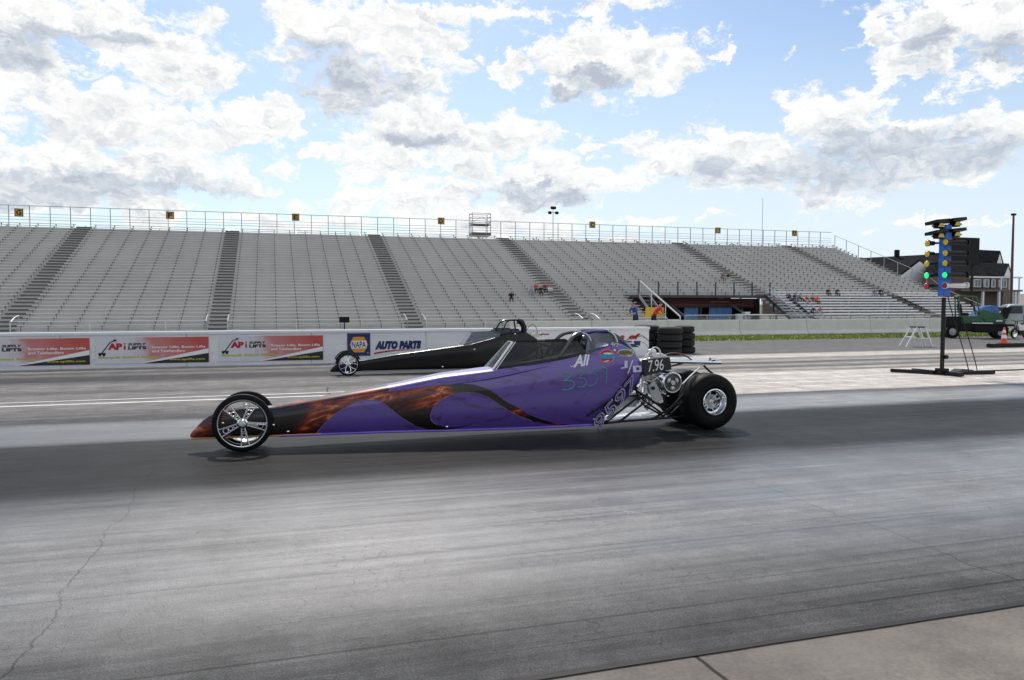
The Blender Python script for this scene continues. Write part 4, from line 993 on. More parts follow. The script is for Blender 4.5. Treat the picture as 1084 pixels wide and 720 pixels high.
# small motorbike
mx, my = gp(1077, 358.5)
mo = empty('motorbike', (mx+.15, my, 0), R(8), label='small white and black motorbike parked in front of the silver car', cat='motorbike')
mo.scale = (.85, .85, .85)
for x in (-.5, .5):
    mb = MB(); mb.lathe([(.22, -.045), (.27, -.04), (.29, 0), (.27, .04), (.22, .045)], (x, 0, .29), 'y', 24, closed=True); t = mb.build('wheel', RUB, mo, smooth=True)
    mb = MB(); mb.lathe([(0, -.04), (.04, -.04), (.05, 0), (.2, -.02), (.22, -.035)], (x, 0, .29), 'y', 20); mb.build('rim', CHROME, t, smooth=True)
mb = MB(); mb.prism([(-.2, .45), (.35, .45), (.62, .78), (.25, .82), (0, .72), (-.3, .86), (-.35, .7)], 'y', -.12, .12); mb.build('fairing', WHITE, mo)
mb = MB(); mb.rbox((0, 0, .36), (.5, .2, .3), .05); mb.rbox((.3, 0, .8), (.5, .2, .07), .03); mb.tube([(-.5, -.08, .3), (-.32, -.05, .95)], .022, 6); mb.tube([(-.5, .08, .3), (-.32, .05, .95)], .022, 6); mb.tube([(-.3, -.3, 1.0), (-.32, 0, .95), (-.3, .3, 1.0)], .018, 6); mb.build('frame', BLK, mo)
# speaker box on the left rail
x, z = pt(366, 339.5, 60)
e = empty('speaker_box', (x, 61.2, -1), label='black loudspeaker box on the rail at the foot of the stand', cat='loudspeaker')
mb = MB(); mb.rbox((0, 0, z+1.05), (.75, .5, .45), .03); mb.build('cabinet', BLK, e); mb = MB(); mb.tube([(0, 0, 0), (0, 0, z+.85)], .05, 6); mb.build('stand_pole', DARKM, e)

# ------------------------------------------------------------------ people
SKIN = mat('skin', (.42, .25, .18), .6, 0); HAIRM = mat('dark_hair', (.03, .02, .015), .7, 0)
CLO = {}
def cloth(c):
    if c not in CLO: CLO[c] = mat('fabric', c, .85, 0, scale=12, amt=.25)
    return CLO[c]
def person(loc, rz, pose, top, pants, label, group, hair=HAIRM, lean=0, skin=None):
    if pose == 'sit':
        J = {'pel': (0, 0, .12), 'che': (0, -.04-lean*.2, .40), 'nek': (0, -.06-lean*.5, .56), 'hea': (0, -.09-lean*.6, .64), 'top': (0, -.08-lean*.6, .78)}
        for s_, n_ in ((-1, 'l'), (1, 'r')):
            J.update({'hip'+n_: (.1*s_, -.03, .1), 'kne'+n_: (.14*s_, -.45, .12), 'ank'+n_: (.13*s_, -.42, -.33), 'toe'+n_: (.14*s_, -.6, -.39),
                      'sho'+n_: (.19*s_, -.05-lean*.45, .50), 'elb'+n_: (.25*s_, -.16-lean*.2, .27), 'wri'+n_: (.10*s_, -.36, .2), 'han'+n_: (.07*s_, -.43, .18)})
    else:
        J = {'pel': (0, 0, .95), 'che': (0, -lean*.25, 1.25), 'nek': (0, -lean*.5, 1.47), 'hea': (0, -.03-lean*.6, 1.57), 'top': (0, -.02-lean*.62, 1.72)}
        for s_, n_ in ((-1, 'l'), (1, 'r')):
            J.update({'hip'+n_: (.1*s_, 0, .9), 'kne'+n_: (.12*s_, -.04, .5), 'ank'+n_: (.13*s_, .02, .08), 'toe'+n_: (.14*s_, -.15, .04),
                      'sho'+n_: (.19*s_, -lean*.45, 1.42), 'elb'+n_: (.25*s_, -.08-lean*.4, 1.14), 'wri'+n_: (.2*s_, -.3-lean*.4, 1.05), 'han'+n_: (.17*s_, -.38-lean*.4, 1.06)})
    rad = dict(pel=(.15, .12), che=(.17, .12), nek=(.055, .055), hea=(.085, .095), top=(.075, .085), hip=(.1, .1), kne=(.07, .07), ank=(.045, .045), toe=(.04, .03), sho=(.07, .07), elb=(.048, .048), wri=(.034, .034), han=(.04, .03))
    E_ = [('pel', 'che'), ('che', 'nek'), ('nek', 'hea'), ('hea', 'top')]
    for n_ in 'lr': E_ += [('pel', 'hip'+n_), ('hip'+n_, 'kne'+n_), ('kne'+n_, 'ank'+n_), ('ank'+n_, 'toe'+n_), ('che', 'sho'+n_), ('sho'+n_, 'elb'+n_), ('elb'+n_, 'wri'+n_), ('wri'+n_, 'han'+n_)]
    ks = list(J); me = bpy.data.meshes.new('person'); me.from_pydata([J[k] for k in ks], [(ks.index(a), ks.index(b)) for a, b in E_], [])
    o = bpy.data.objects.new('person_src', me); COL.objects.link(o)
    o.modifiers.new('s', 'SKIN'); sb = o.modifiers.new('u', 'SUBSURF'); sb.levels = 1; sb.render_levels = 1
    for i, k in enumerate(ks):
        r_ = rad[k[:3]]; me.skin_vertices[0].data[i].radius = r_; me.skin_vertices[0].data[i].use_root = (k == 'pel')
    dg = bpy.context.evaluated_depsgraph_get(); dg.update()
    m2 = bpy.data.meshes.new_from_object(o.evaluated_get(dg)); bpy.data.objects.remove(o)
    m2.name = 'person'; m2.materials.clear()
    for m_ in (skin or SKIN, cloth(top), cloth(pants), hair): m2.materials.append(m_)
    segs = []
    part = {'nek': 0, 'hea': 0, 'top': 3}
    for a, b in E_:
        k = 1
        if b[:3] in ('hip', 'kne', 'ank', 'toe'): k = 2
        if b in ('nek',): k = 1
        if b == 'hea': k = 0
        if b == 'top': k = 0
        if b[:3] in ('wri', 'han'): k = 0
        segs.append((Vector(J[a]), Vector(J[b]), k))
    hz = J['hea'][2]+.04
    for p in m2.polygons:
        c = p.center; best = None
        for a, b, k in segs:
            t = max(0, min(1, (c-a).dot(b-a)/(b-a).length_squared)); d_ = (c-(a+(b-a)*t)).length
            if best is None or d_ < best[0]: best = (d_, k)
        k = best[1]
        if c.z > hz and (c.y > J['top'][1]-.03 or c.z > hz+.09) and abs(c.x) < .14: k = 3
        p.material_index = k; p.use_smooth = True
    o = bpy.data.objects.new('person', m2); COL.objects.link(o); o.location = loc; o.rotation_euler.z = rz
    return tag(o, label, 'person', group)
def seat(px, row): # x from pixel column at that row
    y = rowY(row)+.46; v = pdir(px, 300); x = v.x*y/v.y; return (x, y, rowZ(row)+.43)
def row_for(py, px):   # which row's seat shows at this height
    best = min(range(NR), key=lambda i: abs(pt(px, py, rowY(i)+.4)[1] - (rowZ(i)+.45))); return best
grp = 'people sitting in the grandstand'
for px, py, top, pants, lab, lean in [
    (541, 315, (.015, .015, .02), (.02, .02, .025), 'person in black sitting alone left of the group in the main stand', .3),
    (562, 309, (.35, .42, .62), (.3, .32, .36), 'person in a pale blue shirt at the left end of the seated group', .4),
    (567, 304, (.6, .12, .05), (.05, .05, .06), 'person in an orange shirt in the row behind the seated group', .1),
    (572, 308, (.03, .03, .04), (.03, .03, .04), 'person in dark clothes in the middle of the seated group', .4),
    (576, 306, (.35, .03, .06), (.03, .03, .05), 'person in a dark red top beside the middle of the seated group', .2),
    (582, 307, (.72, .72, .72), (.25, .2, .17), 'person in a white shirt at the right end of the seated group', .3),
    (764, 293, (.18, .13, .11), (.2, .16, .13), 'person in brown sitting left of the two by the aisle above the platform', .3),
    (770, 293, (.02, .02, .02), (.5, .45, .4), 'person in a black top and pale trousers by the aisle above the platform', .3),
    (834.5, 316, (.02, .02, .02), (.02, .02, .02), 'broad person in black, first of the row of people on the right stand', .2),
    (841, 316, (.025, .025, .03), (.02, .02, .02), 'person in dark jacket, second of the row of people on the right stand', .2),
    (846.5, 316, (.22, .22, .22), (.05, .05, .05), 'person in grey between the dark jackets and the red shirt', .2),
    (853, 316.5, (.6, .03, .04), (.2, .12, .1), 'person in a red shirt sitting in the right stand', .2),
    (860, 314, (.4, .44, .42), (.03, .03, .03), 'person in a pale grey top just behind the orange shirt', .1),
    (864, 319, (.8, .09, .015), (.1, .05, .05), 'person in a bright orange shirt, right end of the row', .3),
    (876, 310, (.05, .03, .04), (.05, .05, .06), 'person in a red cap and dark top high in the right stand', .2),
    (885, 310, (.03, .03, .035), (.04, .04, .05), 'person in a white cap and dark jacket high in the right stand', .4),
    (860, 330, (.02, .02, .03), (.03, .03, .03), 'person in black in the lowest rows behind the fence', .3),
    (867, 330, (.40, .14, .16), (.3, .15, .15), 'person in a pinkish red top in the lowest rows behind the fence', .3),
    (925, 311, (.2, .2, .3), (.2, .2, .3), 'person in a purple grey top beside the aisle of the right stand', .3),
    (931, 311, (.02, .02, .02), (.02, .02, .02), 'person in black beside the aisle of the right stand', .4)]:
    r_ = row_for(py+2, px); p = seat(px, r_)
    hr = {876: cloth((.5, .02, .03)), 885: cloth((.7, .7, .7)), 582: cloth((.03, .03, .03))}.get(px, HAIRM)
    person(p, R(random.uniform(-12, 12)), 'sit', top, pants, lab, grp, hr, lean)
# the two by the wall, working on something
person((18.4, 37, .2-.2), R(-75), 'stand', (.03, .07, .28), (.03, .03, .06), 'person in a blue shirt and dark cap bending behind the tyre stack', 'two people behind the tyre stack', BLK, .35)
person((19.55, 37.2, .0), R(95), 'stand', (.55, .03, .03), (.02, .02, .025), 'person in a red shirt leaning forward behind the tyre stack', 'two people behind the tyre stack', HAIRM, .75)
person((gp(0, 0, 5)[0]*0 + pt(814, 314, rowY(5))[0], rowY(4), rowZ(4)+.0), R(40), 'stand', (.25, .2, .2), (.03, .03, .03), 'person standing on the stairs beside the platform opening', None, HAIRM, .1)

# ------------------------------------------------------------------ dragsters
def interp(tab, x, k):
    if x <= tab[0][0]: return tab[0][k]
    for a, b in zip(tab[:-1], tab[1:]):
        if x <= b[0]:
            t = (x-a[0])/(b[0]-a[0]); return a[k] + (b[k]-a[k])*t
    return tab[-1][k]
SIDE = [(i/14, 1 - .11*abs(2*i/14-1)**3.2) for i in range(15)]
class Body:
    def __init__(s, tab): s.tab = tab
    def wz(s, x): return [interp(s.tab, x, k) for k in (1, 2, 3, 4)]
    def side(s, x, z):
        zb, zs, zt, w = s.wz(x); t = max(0, min(1, (z-zb)/max(.01, zs-zb)))
        for a, b in zip(SIDE[:-1], SIDE[1:]):
            if t <= b[0]: return w*(a[1] + (b[1]-a[1])*(t-a[0])/(b[0]-a[0]))
        return w*.9
    def sec(s, x):
        zb, zs, zt, w = s.wz(x)
        h = [(0, zb), (w*.6, zb), (w*.86, zb+.002)]
        h += [(w*k, zb+(zs-zb)*t) for t, k in SIDE]
        h += [(w*.89*math.cos(a), zs+(zt-zs)*math.sin(a)) for a in [R(q_) for q_ in (9, 18, 28, 38, 48, 58, 68, 79, 90)]]
        return [(x, -y, z) for y, z in h] + [(x, y, z) for y, z in h[-2:0:-1]]
    def mesh(s, xs):
        mb = MB(); secs = [s.sec(x) for x in xs]; n = len(secs[0])
        mb.add([v for q_ in secs for v in q_], [(i*n+k, i*n+(k+1) % n, (i+1)*n+(k+1) % n, (i+1)*n+k) for i in range(len(xs)-1) for k in range(n)] + [tuple(range(n)), tuple((len(xs)-1)*n+k for k in range(n-1, -1, -1))])
        return mb
    def lift(s, x, z, off): return (x, -(s.side(x, z)+off), z)
    def decal(s, poly, off, dx=.06, dz=.04):
        vs, fs = cut_poly(poly, dx, dz); mb = MB()
        mb.add([s.lift(x, z, off) for x, z in vs], fs); return mb

def front_wheel(parent, x, y, R_, seed=0, style='holes'):
    w_ = .042
    mb = MB(); r0 = R_*.815
    mb.lathe([(r0, -w_), (r0*1.06, -w_*1.05), (R_*.93, -w_*.95), (R_*.985, -w_*.6), (R_, 0), (R_*.985, w_*.6), (R_*.93, w_*.95), (r0*1.06, w_*1.05), (r0, w_)], (x, y, R_), 'y', 48, closed=True)
    t = mb.build('front_wheel', RUB, parent, smooth=True)
    mb = MB(); mb.lathe([(r0*1.005, -w_*.98), (r0*1.0, -w_*1.12), (r0*.965, -w_*1.1), (r0*.93, -w_*.5), (r0*.90, -w_*.1), (r0*.90, w_*.3), (r0*.93, w_), (r0, w_*1.1)], (x, y, R_), 'y', 48); mb.build('rim', CHROME, t, smooth=True)
    mb = MB(); mb.lathe([(0, -w_*1.7), (.02, -w_*1.7), (.035, -w_*1.4), (.04, -w_*.9), (.055, -w_*.7), (.055, w_), (0, w_)], (x, y, R_), 'y', 24); mb.build('hub', CHROME, t, smooth=True)
    for k in range(5):
        a = k*2*math.pi/5 + seed; d_ = Vector((math.cos(a), 0, math.sin(a))); n_ = Vector((-math.sin(a), 0, math.cos(a))); c = Vector((x, y-w_*.35, R_))
        mb = MB()
        if style == 'holes':
            for s_ in (-1, 1): mb.tube([c+d_*.04+n_*.016*s_, c+d_*r0*.92+n_*.040*s_], .0055, 6)
            for q_, rr in ((.32, .017), (.52, .022), (.73, .028)):
                cc = c+d_*r0*q_; mb.tube([cc + (d_*math.cos(u)+n_*math.sin(u))*rr for u in [i*math.pi/6 for i in range(12)]], .004, 5, closed=True)
        else:
            for s_ in (-1, 1): mb.tube([c+d_*.04, c+d_*r0*.55+n_*.018*s_, c+d_*r0*.93+n_*.07*s_], .011, 6)
        mb.build('spoke', CASTAL if style == 'holes' else CHROME, t, smooth=True)
    return t
def rear_wheel(parent, x, y, R_, w_, out):
    """out = -1 when the outer face looks at the camera"""
    mb = MB(); h = w_/2
    mb.lathe([(R_*.44, -h*.9), (R_*.50, -h*.99), (R_*.70, -h*1.06), (R_*.88, -h*.98), (R_*.965, -h*.82), (R_*.992, -h*.55), (R_, 0), (R_*.992, h*.55), (R_*.965, h*.82), (R_*.88, h*.98), (R_*.7, h*1.06), (R_*.5, h*.99), (R_*.44, h*.9)], (x, y, R_), 'y', 64, closed=True)
    t = mb.build('rear_tyre', RUB, parent, smooth=True)
    mb = MB(); mb.lathe([(R_*.60, out*h*1.035), (R_*.605, out*h*1.055), (R_*.615, out*h*1.055), (R_*.62, out*h*1.04)], (x, y, R_), 'y', 64); mb.build('sidewall_rib', RUBOLD, t, smooth=True)
    r0 = R_*.45; mb = MB(); mb.lathe([(r0*1.03, out*h*.98), (r0*1.06, out*h*1.05), (r0*1.0, out*h*1.07), (r0*.93, out*h*.98), (r0*.90, out*h*.6), (r0*.80, out*h*.55), (r0*.78, out*h*.1), (r0*.9, -out*h*.5), (r0, -out*h)], (x, y, R_), 'y', 48); mb.build('rim', CHROME, t, smooth=True)
    mb = MB(); mb.lathe([(0, out*h*.55), (.03, out*h*.54), (.045, out*h*.35), (.07, out*h*.2), (0, 0)], (x, y, R_), 'y', 24); mb.build('hub', CASTAL, t, smooth=True)
    for k in range(5):
        a = k*2*math.pi/5 + .4; d_ = Vector((math.cos(a), 0, math.sin(a))); n_ = Vector((-math.sin(a), 0, math.cos(a))); c = Vector((x, y+out*h*.22, R_)); mb = MB()
        for s_ in (-1, 1): mb.tube([c+d_*.05+n_*.012*s_, c+d_*r0*.8+n_*.03*s_], .011, 6)
        cc = c+d_*r0*.55; mb.tube([cc + (d_*math.cos(u)+n_*math.sin(u))*.022 for u in [i*math.pi/5 for i in range(10)]], .008, 5, closed=True)
        mb.build('spoke', CASTAL, t, smooth=True)
    return t

def tinted(name, col, alpha):
    m, b = principled(name, col, .08, spec=.25); N = NT(m.node_tree)
    b.inputs['Alpha'].default_value = alpha
    return m
def purple_mat():
    m, b = principled('metallic_purple_paint', (.1, .06, .36), .3, .25, coat=1.0); N = NT(m.node_tree)
    tc = N.n.new('ShaderNodeTexCoord'); P = tc.outputs['Object']
    n1 = N.noise(N.vm('MULTIPLY', P, (1.2, 1, 3.2)), 1.6, 6, .6, 1.2)
    ghost = N.m('MULTIPLY', N.smooth(n1, .52, .63), .72)
    fl = N.noise(P, 900, 2, .5)
    c = N.mix(ghost, (.092, .050, .29), (.055, .010, .075)); c = N.mix(N.m('MULTIPLY', N.smooth(fl, .5, .8), .25), c, (.22, .16, .55))
    N.l.new(c, b.inputs['Base Color']); return m
def flame_mat():
    m, b = principled('airbrushed_flame_paint', (.03, .01, .01), .3, .1, coat=.6, spec=.3); N = NT(m.node_tree)
    tc = N.n.new('ShaderNodeTexCoord'); P = N.vm('MULTIPLY', tc.outputs['Object'], (1.1, 1, 3.2)); P = N.vm('ADD', P, N.comb(0, 0, N.m('MULTIPLY', N.sep(P)[0], -.6)))
    X, Y, Z = N.sep(tc.outputs['Object'])
    n1 = N.noise(P, 1.0, 5, .55, .9); n2 = N.noise(N.vm('ADD', P, (5, 2, 1)), 1.7, 6, .6, 1.2); n3 = N.noise(N.vm('ADD', P, (1, 7, 3)), 1.1, 3, .5)
    rid = N.m('POWER', N.m('SUBTRACT', 1.0, N.m('ABSOLUTE', N.m('MULTIPLY_ADD', n1, 5.0, -2.5)), clamp=True), 1.6)
    rid2 = N.m('POWER', N.m('SUBTRACT', 1.0, N.m('ABSOLUTE', N.m('MULTIPLY_ADD', n2, 7.0, -3.6)), clamp=True), 2.0)
    v = N.m('ADD', N.m('MULTIPLY', rid, .42), N.m('MULTIPLY', rid2, .42))
    v = N.m('MULTIPLY', v, N.smooth(n3, .44, .64, .14, 1.25))
    v = N.m('ADD', v, N.smooth(X, -.2, -.8, 0, .20))
    N.l.new(N.ramp(v, [(.0, (.003, .002, .002)), (.18, (.014, .004, .003)), (.40, (.085, .007, .003)), (.64, (.24, .030, .007)), (.86, (.50, .12, .02)), (1.0, (.70, .34, .09))]), b.inputs['Base Color'])
    return m
PURP = purple_mat(); FLAME = flame_mat()
BLKP = mat('gloss_black_paint', (.003, .003, .0035), .22, 0, scale=2, amt=.4, spec=.35)
TINT = tinted('smoked_polycarbonate', (.055, .055, .055), .52)
TINT3 = tinted('front_polycarbonate', (.05, .05, .055), .35)
TINT2 = tinted('grey_polycarbonate', (.16, .19, .21), .55)
GRNW = mat('green_shoe_polish', (.05, .36, .27), .6, 0, scale=30, amt=.5)
GRNW2 = mat('faint_green_shoe_polish', (.015, .06, .03), .6, 0, scale=30, amt=.5)

# ---- purple dragster
YC = 8.92
PB = Body([(-.87, .165, .185, .20, .035), (-.80, .150, .25, .285, .05), (-.70, .145, .33, .38, .065), (-.58, .145, .385, .435, .075), (-.33, .145, .42, .47, .085), (0, .145, .42, .475, .115),
  (.6, .145, .51, .57, .16), (1.33, .140, .62, .685, .20), (1.87, .130, .715, .785, .24), (2.46, .125, .79, .845, .28), (2.95, .12, .870, .895, .30), (3.37, .12, .935, .945, .30), (3.62, .12, .985, 1.0, .30), (3.77, .12, 1.02, 1.05, .30),
  (4.02, .31, 1.09, 1.15, .295), (4.14, .38, 1.06, 1.13, .285), (4.28, .50, 1.0, 1.06, .27), (4.38, .62, .90, .95, .25), (4.43, .72, .80, .84, .235)])
pd = empty('purple_dragster', (0, YC, 0), label='purple dragster with dark flame paint driving in the near lane', cat='dragster')
xs = [-.87+.0*0] + [-.87 + 5.30*i/110 for i in range(1, 111)]
bmb = PB.mesh(xs)
for i, f in enumerate(bmb.f):
    cz = sum(bmb.v[k][2] for k in f)/len(f); cx = sum(bmb.v[k][0] for k in f)/len(f)
    if cx < 1.25 and (cz > PB.wz(cx)[1]-.0005 or cx < -.2): bmb.mi[i] = 1
body = bmb.build('body', [PURP, FLAME], pd, smooth=True)
def P2(pts, Yp): return [pt(a, b, Yp) for a, b in pts]
def side_poly(pts):
    out = []
    for a, b in pts:
        x, z = pt(a, b, YC-.25)
        for _ in range(4): x, z = pt(a, b, YC - PB.side(x, z))
        out.append((x, z))
    return out
def clampz(poly, up=.0):   # keep decal points on the side panel
    r_ = []
    for x, z in poly:
        zb, zs, zt, w_ = PB.wz(x); r_.append((x, min(max(z, zb+.004), zs-.001+up)))
    return r_
# dark flame field: whole nose up to the outer curve
edge_top = [(x, PB.wz(x)[1]) for x in [-.86, -.80, -.70, -.58, -.33, 0, .3, .6, .97, 1.15]]
curve = smooth_line(side_poly([(424,413),(448,409.5),(472,407),(496,406.5),(508,409),(520,414),(534,424),(549,432),(558,438),(573,444),(592,448.5),(618,451)]))
low = [(x, .15) for x in (3.3, 2.9, 2.5, 2.2)]
inner = smooth_line(side_poly([(612,451.5),(587,450),(563,445.5),(544,438),(527,427.5),(513,419),(496,415.5),(477,418.5),(462,428),(456,438),(457,445.5),(465,450.5),(479,452.5),(500,449),(474,455),(453,454.5)]))
inner2 = smooth_line(side_poly([(438,450),(426,443),(414,433.5),(406,427),(397,423.8),(386,423.8),(375,426.5),(358,436),(343,449),(333,461)]))
bottom = [(x, .155) for x in (.2, 0, -.33, -.58, -.70, -.80, -.86)]
flame = clampz([p for p in edge_top] + curve + inner + inner2 + bottom)
PB.decal(flame, .003, .045, .016).build('flame_paint', FLAME, pd, smooth=False)
# top of the nose carries the same dark paint up to the shoulder, a white pinstripe edges the purple lobes
mb = MB()
for line in (inner2, inner[8:44]):
    mb.tube([PB.lift(x, z, .003) for x, z in line], .0035, 4)
mb.build('pinstripe', mat('lilac_pinstripe', (.22, .12, .35), .4, 0), pd)
# skirt rail along the bottom, in bright purple
mb = MB(); mb.tube([(x, -PB.side(x, .13)*1.0-.004, interp(PB.tab, x, 1)+.0) for x in [0.05 + .1*i for i in range(38)]], .014, 6); mb.build('bottom_rail', mat('bright_purple_edge', (.16, .09, .55), .3, .1, coat=.6), pd, smooth=True)
mb = MB(); mb.tube([(x, -(PB.side(x, .15)+.004), .15) for x in [-.86, -.7, -.5, -.3, -.1, .05, .5]], .010, 6); mb.build('nose_splitter', mat('gold_edge_paint', (.5, .28, .08), .35, .2), pd, smooth=True)
# fasteners
mb = MB()
for px, py in ((305, 457), (473, 452), (236, 448), (629, 444)):
    x, z = side_poly([(px, py)])[0]; mb.sphere(PB.lift(x, z, .004), .014, (1, .5, 1), 10, 6)
mb.build('fastener', CHROME, pd, smooth=True)
# raised crease along the cockpit shoulder
mb = MB(); mb.tube([PB.lift(x, interp(PB.tab, x, 2)-.045-.02*(3.2-x if x < 3.2 else 0)*.6, .0) for x in [1.95+.1*i for i in range(13)]], [.006+.012*min(1, i/5) if i < 8 else .018*(1-(i-7)/6) for i in range(13)], 8); mb.build('shoulder_crease', PURP, pd, smooth=True)
# writing on the side
def side_text(txt, a, b, m, nm, rot=0, outline=0, off=.004, sub=None, **kw):
    """text between pixel corners a (lower left) and b (upper right) on the side panel"""
    (x0, z0), (x1, z1) = side_poly([a, b]); vs, fs, (u0, u1, v0, v1) = text_polys(txt, outline=outline, **kw)
    cx_, cz_ = (x0+x1)/2, (z0+z1)/2; mb = MB()
    out = []
    for v in vs:
        uu = ((v.x-u0)/(u1-u0)-.5)*(x1-x0); ww = ((v.y-v0)/(v1-v0)-.5)*(z1-z0)
        X_ = cx_ + uu*math.cos(rot)-ww*math.sin(rot); Z_ = cz_ + uu*math.sin(rot)+ww*math.cos(rot)
        out.append(PB.lift(X_, Z_, off + abs(v.z)*.1))
    mb.add(out, fs); return mb.build(nm, m, pd)
side_text('Ali', (606, 388), (624.5, 375.5), WPR, 'name_lettering', rot=.12, shear=.45, bold=.035)
mb = MB(); c = side_poly([(603.5, 386), (604.5, 388.5), (608, 387), (612, 381), (615, 377.5)]); mb.tube([PB.lift(x, z, .003) for x, z in c], [.003, .007, .006, .004, .004], 5); mb.build('name_swash', WPR, pd)
# hand painted green number, drawn as strokes
def strokes(lines, r_, m, nm, lift=.002):
    mb = MB()
    for l in lines:
        q_ = smooth_line(side_poly(l), 4); mb.tube([PB.lift(x, z, lift) for x, z in q_], r_, 5)
    return mb.build(nm, m, pd)
zz = lambda pts: [(595+x/12.75, 365+y/12.75) for x, y in pts]
strokes([zz([(0, 385), (60, 378), (105, 400), (95, 440), (40, 475), (20, 490), (80, 480), (150, 500), (165, 540), (130, 585), (70, 608), (10, 605)]),
         zz([(185, 380), (230, 350), (275, 365), (265, 400), (225, 445), (290, 450), (325, 490), (320, 535), (280, 568), (200, 570)]),
         zz([(455, 320), (400, 325), (348, 340), (345, 395), (400, 385), (455, 400), (472, 450), (455, 510), (410, 550), (350, 555)]),
         zz([(590, 400), (560, 370), (515, 355), (510, 325), (550, 310), (600, 325), (600, 400), (592, 520)])], .0062, GRNW, 'painted_number')
# class letters J / D
mb = MB(); 
for poly in ([(842,215),(880,215),(885,310),(790,325),(792,308),(838,300)], [(940,205),(962,203),(895,388),(878,388)], [(950,285),(1070,278),(1078,362),(958,374)]):
    cl = side_poly(zz(poly)); vs, fs = cut_poly(cl, .05, .03); mb.add([PB.lift(x, z, .004) for x, z in vs], fs)
mb.build('class_lettering', mat('lilac_white_print', (.62, .60, .8), .5, 0), pd)
cl = side_poly(zz([(998, 305), (1035, 302), (1040, 340), (1002, 345)])); vs, fs = cut_poly(cl, .05, .03); mb = MB(); mb.add([PB.lift(x, z, .0055) for x, z in vs], fs); mb.build('class_lettering_hole', NAVY, pd)
# round sticker and oval sticker
def sticker(cx, cy, rx, ry, m, nm, off, y0=-1, y1=1, rot=0):
    poly = []
    for i in range(40):
        a = 2*math.pi*i/40; u, w_ = math.cos(a), max(y0, min(y1, math.sin(a))); poly.append((cx+rx*u*math.cos(rot)+ry*w_*math.sin(rot), cy-ry*w_*math.cos(rot)+rx*u*math.sin(rot)))
    cl = side_poly(poly); mb = MB(); vs, fs = cut_poly(cl, .05, .03); mb.add([PB.lift(x, z, off) for x, z in vs], fs); return mb.build(nm, m, pd)
sticker(642.5, 377, 8.3, 7.3, mat('sticker_orange', (.7, .2, .12), .5, 0), 'round_sticker', .003)
sticker(642.5, 377, 7.4, 6.4, REDP, 'sticker_field', .0042)
sticker(642.5, 377, 7.9, 6.6, mat('sticker_blue', (.03, .28, .55), .5, 0), 'sticker_band', .0056, -.42, .28)
sticker(643.5, 374.2, 5.2, .9, WPR, 'sticker_bar', .0056)
sticker(642.0, 382.2, 3.0, .5, WPR, 'sticker_bar', .0056, rot=-.2)
sticker(662, 373.4, 8.6, 4.0, mat('sticker_pale', (.62, .5, .55), .5, 0), 'oval_sticker', .003, rot=.03)
sticker(662, 373.6, 7.8, 3.2, mat('sticker_green', (.05, .30, .14), .5, 0), 'sticker_field', .0042, rot=.03)
sticker(666, 376.6, 3.2, .9, YPR, 'sticker_bar', .0052)
strokes([[(655, 375), (656.5, 371.8), (658, 375), (659.5, 371.6), (661, 375), (662.3, 371.8), (663.8, 374.5), (665, 371.6), (667, 374.4), (669, 372)]], .0062, REDP, 'sticker_scribble', .006)
strokes([[(646.5, 365), (649, 362.5), (648, 366), (651, 363.8), (650, 366.8)], [(651.5, 364), (654.5, 364.5), (652, 367)]], .0042, WPR, 'script_marks', .003)
sticker(650.6, 370.6, 1.2, 1.2, WPR, 'white_dot', .003)
# outlined number climbing the cut edge: dark digits with pale outline, drawn along the slanted edge
def slant_digits():
    a = Vector(side_poly([(628.5, 452.5)])[0]); b = Vector(side_poly([(672, 402)])[0]); d_ = (b-a); L_ = d_.length; d_.normalize(); n_ = Vector((-d_.y, d_.x))
    hgt = .155; fill = MB(); out = MB()
    for i, ch in enumerate('9597'):
        for outl, mbx in ((0, fill), (.020, out)):
            vs, fs, (u0, u1, v0, v1) = text_polys(ch, outline=outl, bold=.05 if not outl else 0)
            for_v = []
            for v in vs:
                u = (v.x-u0)/(u1-u0); w_ = (v.y-v0)/(v1-v0)
                s_ = (i + .02 + u*.96)*L_/4; p = a + d_*(s_ + (w_-.5)*.07) + n_*((w_-.45)*hgt)
                for_v.append(PBflat(p.x, p.y, .012 + (.003 if outl else 0) + abs(v.z)*.05))
            mbx.add(for_v, fs)
    fill.build('number_fill', mat('dark_violet_print', (.018, .015, .07), .4, 0), pd); out.build('number_outline', mat('pale_outline_print', (.68, .62, .85), .5, 0), pd)
def PBflat(x, z, off):
    return (x, -(.30+off), z)
# thin clear panel that carries the digits past the body's cut edge
slant_digits()
# black diagonal stripe through the digits
mb = MB(); c = side_poly([(621, 440), (668, 408)]); mb.tube([PBflat(c[0][0], c[0][1], .004), PBflat(c[1][0], c[1][1], .004)], .012, 6); mb.build('diagonal_tube', DARKM, pd, smooth=True)
# black sheet over the closed body, standing in for cockpit shade
mb = MB(); w0 = .24
mb.add([(2.52, -.2, .852), (3.3, -.25, .956), (3.95, -.25, 1.09), (3.95, .25, 1.09), (3.3, .25, .956), (2.52, .2, .852)], [(0, 1, 4, 5), (1, 2, 3, 4)]); mb.build('cockpit_shade_sheet', mat('cockpit_shade_black', (.01, .01, .011), .8, 0), pd, fix=False)
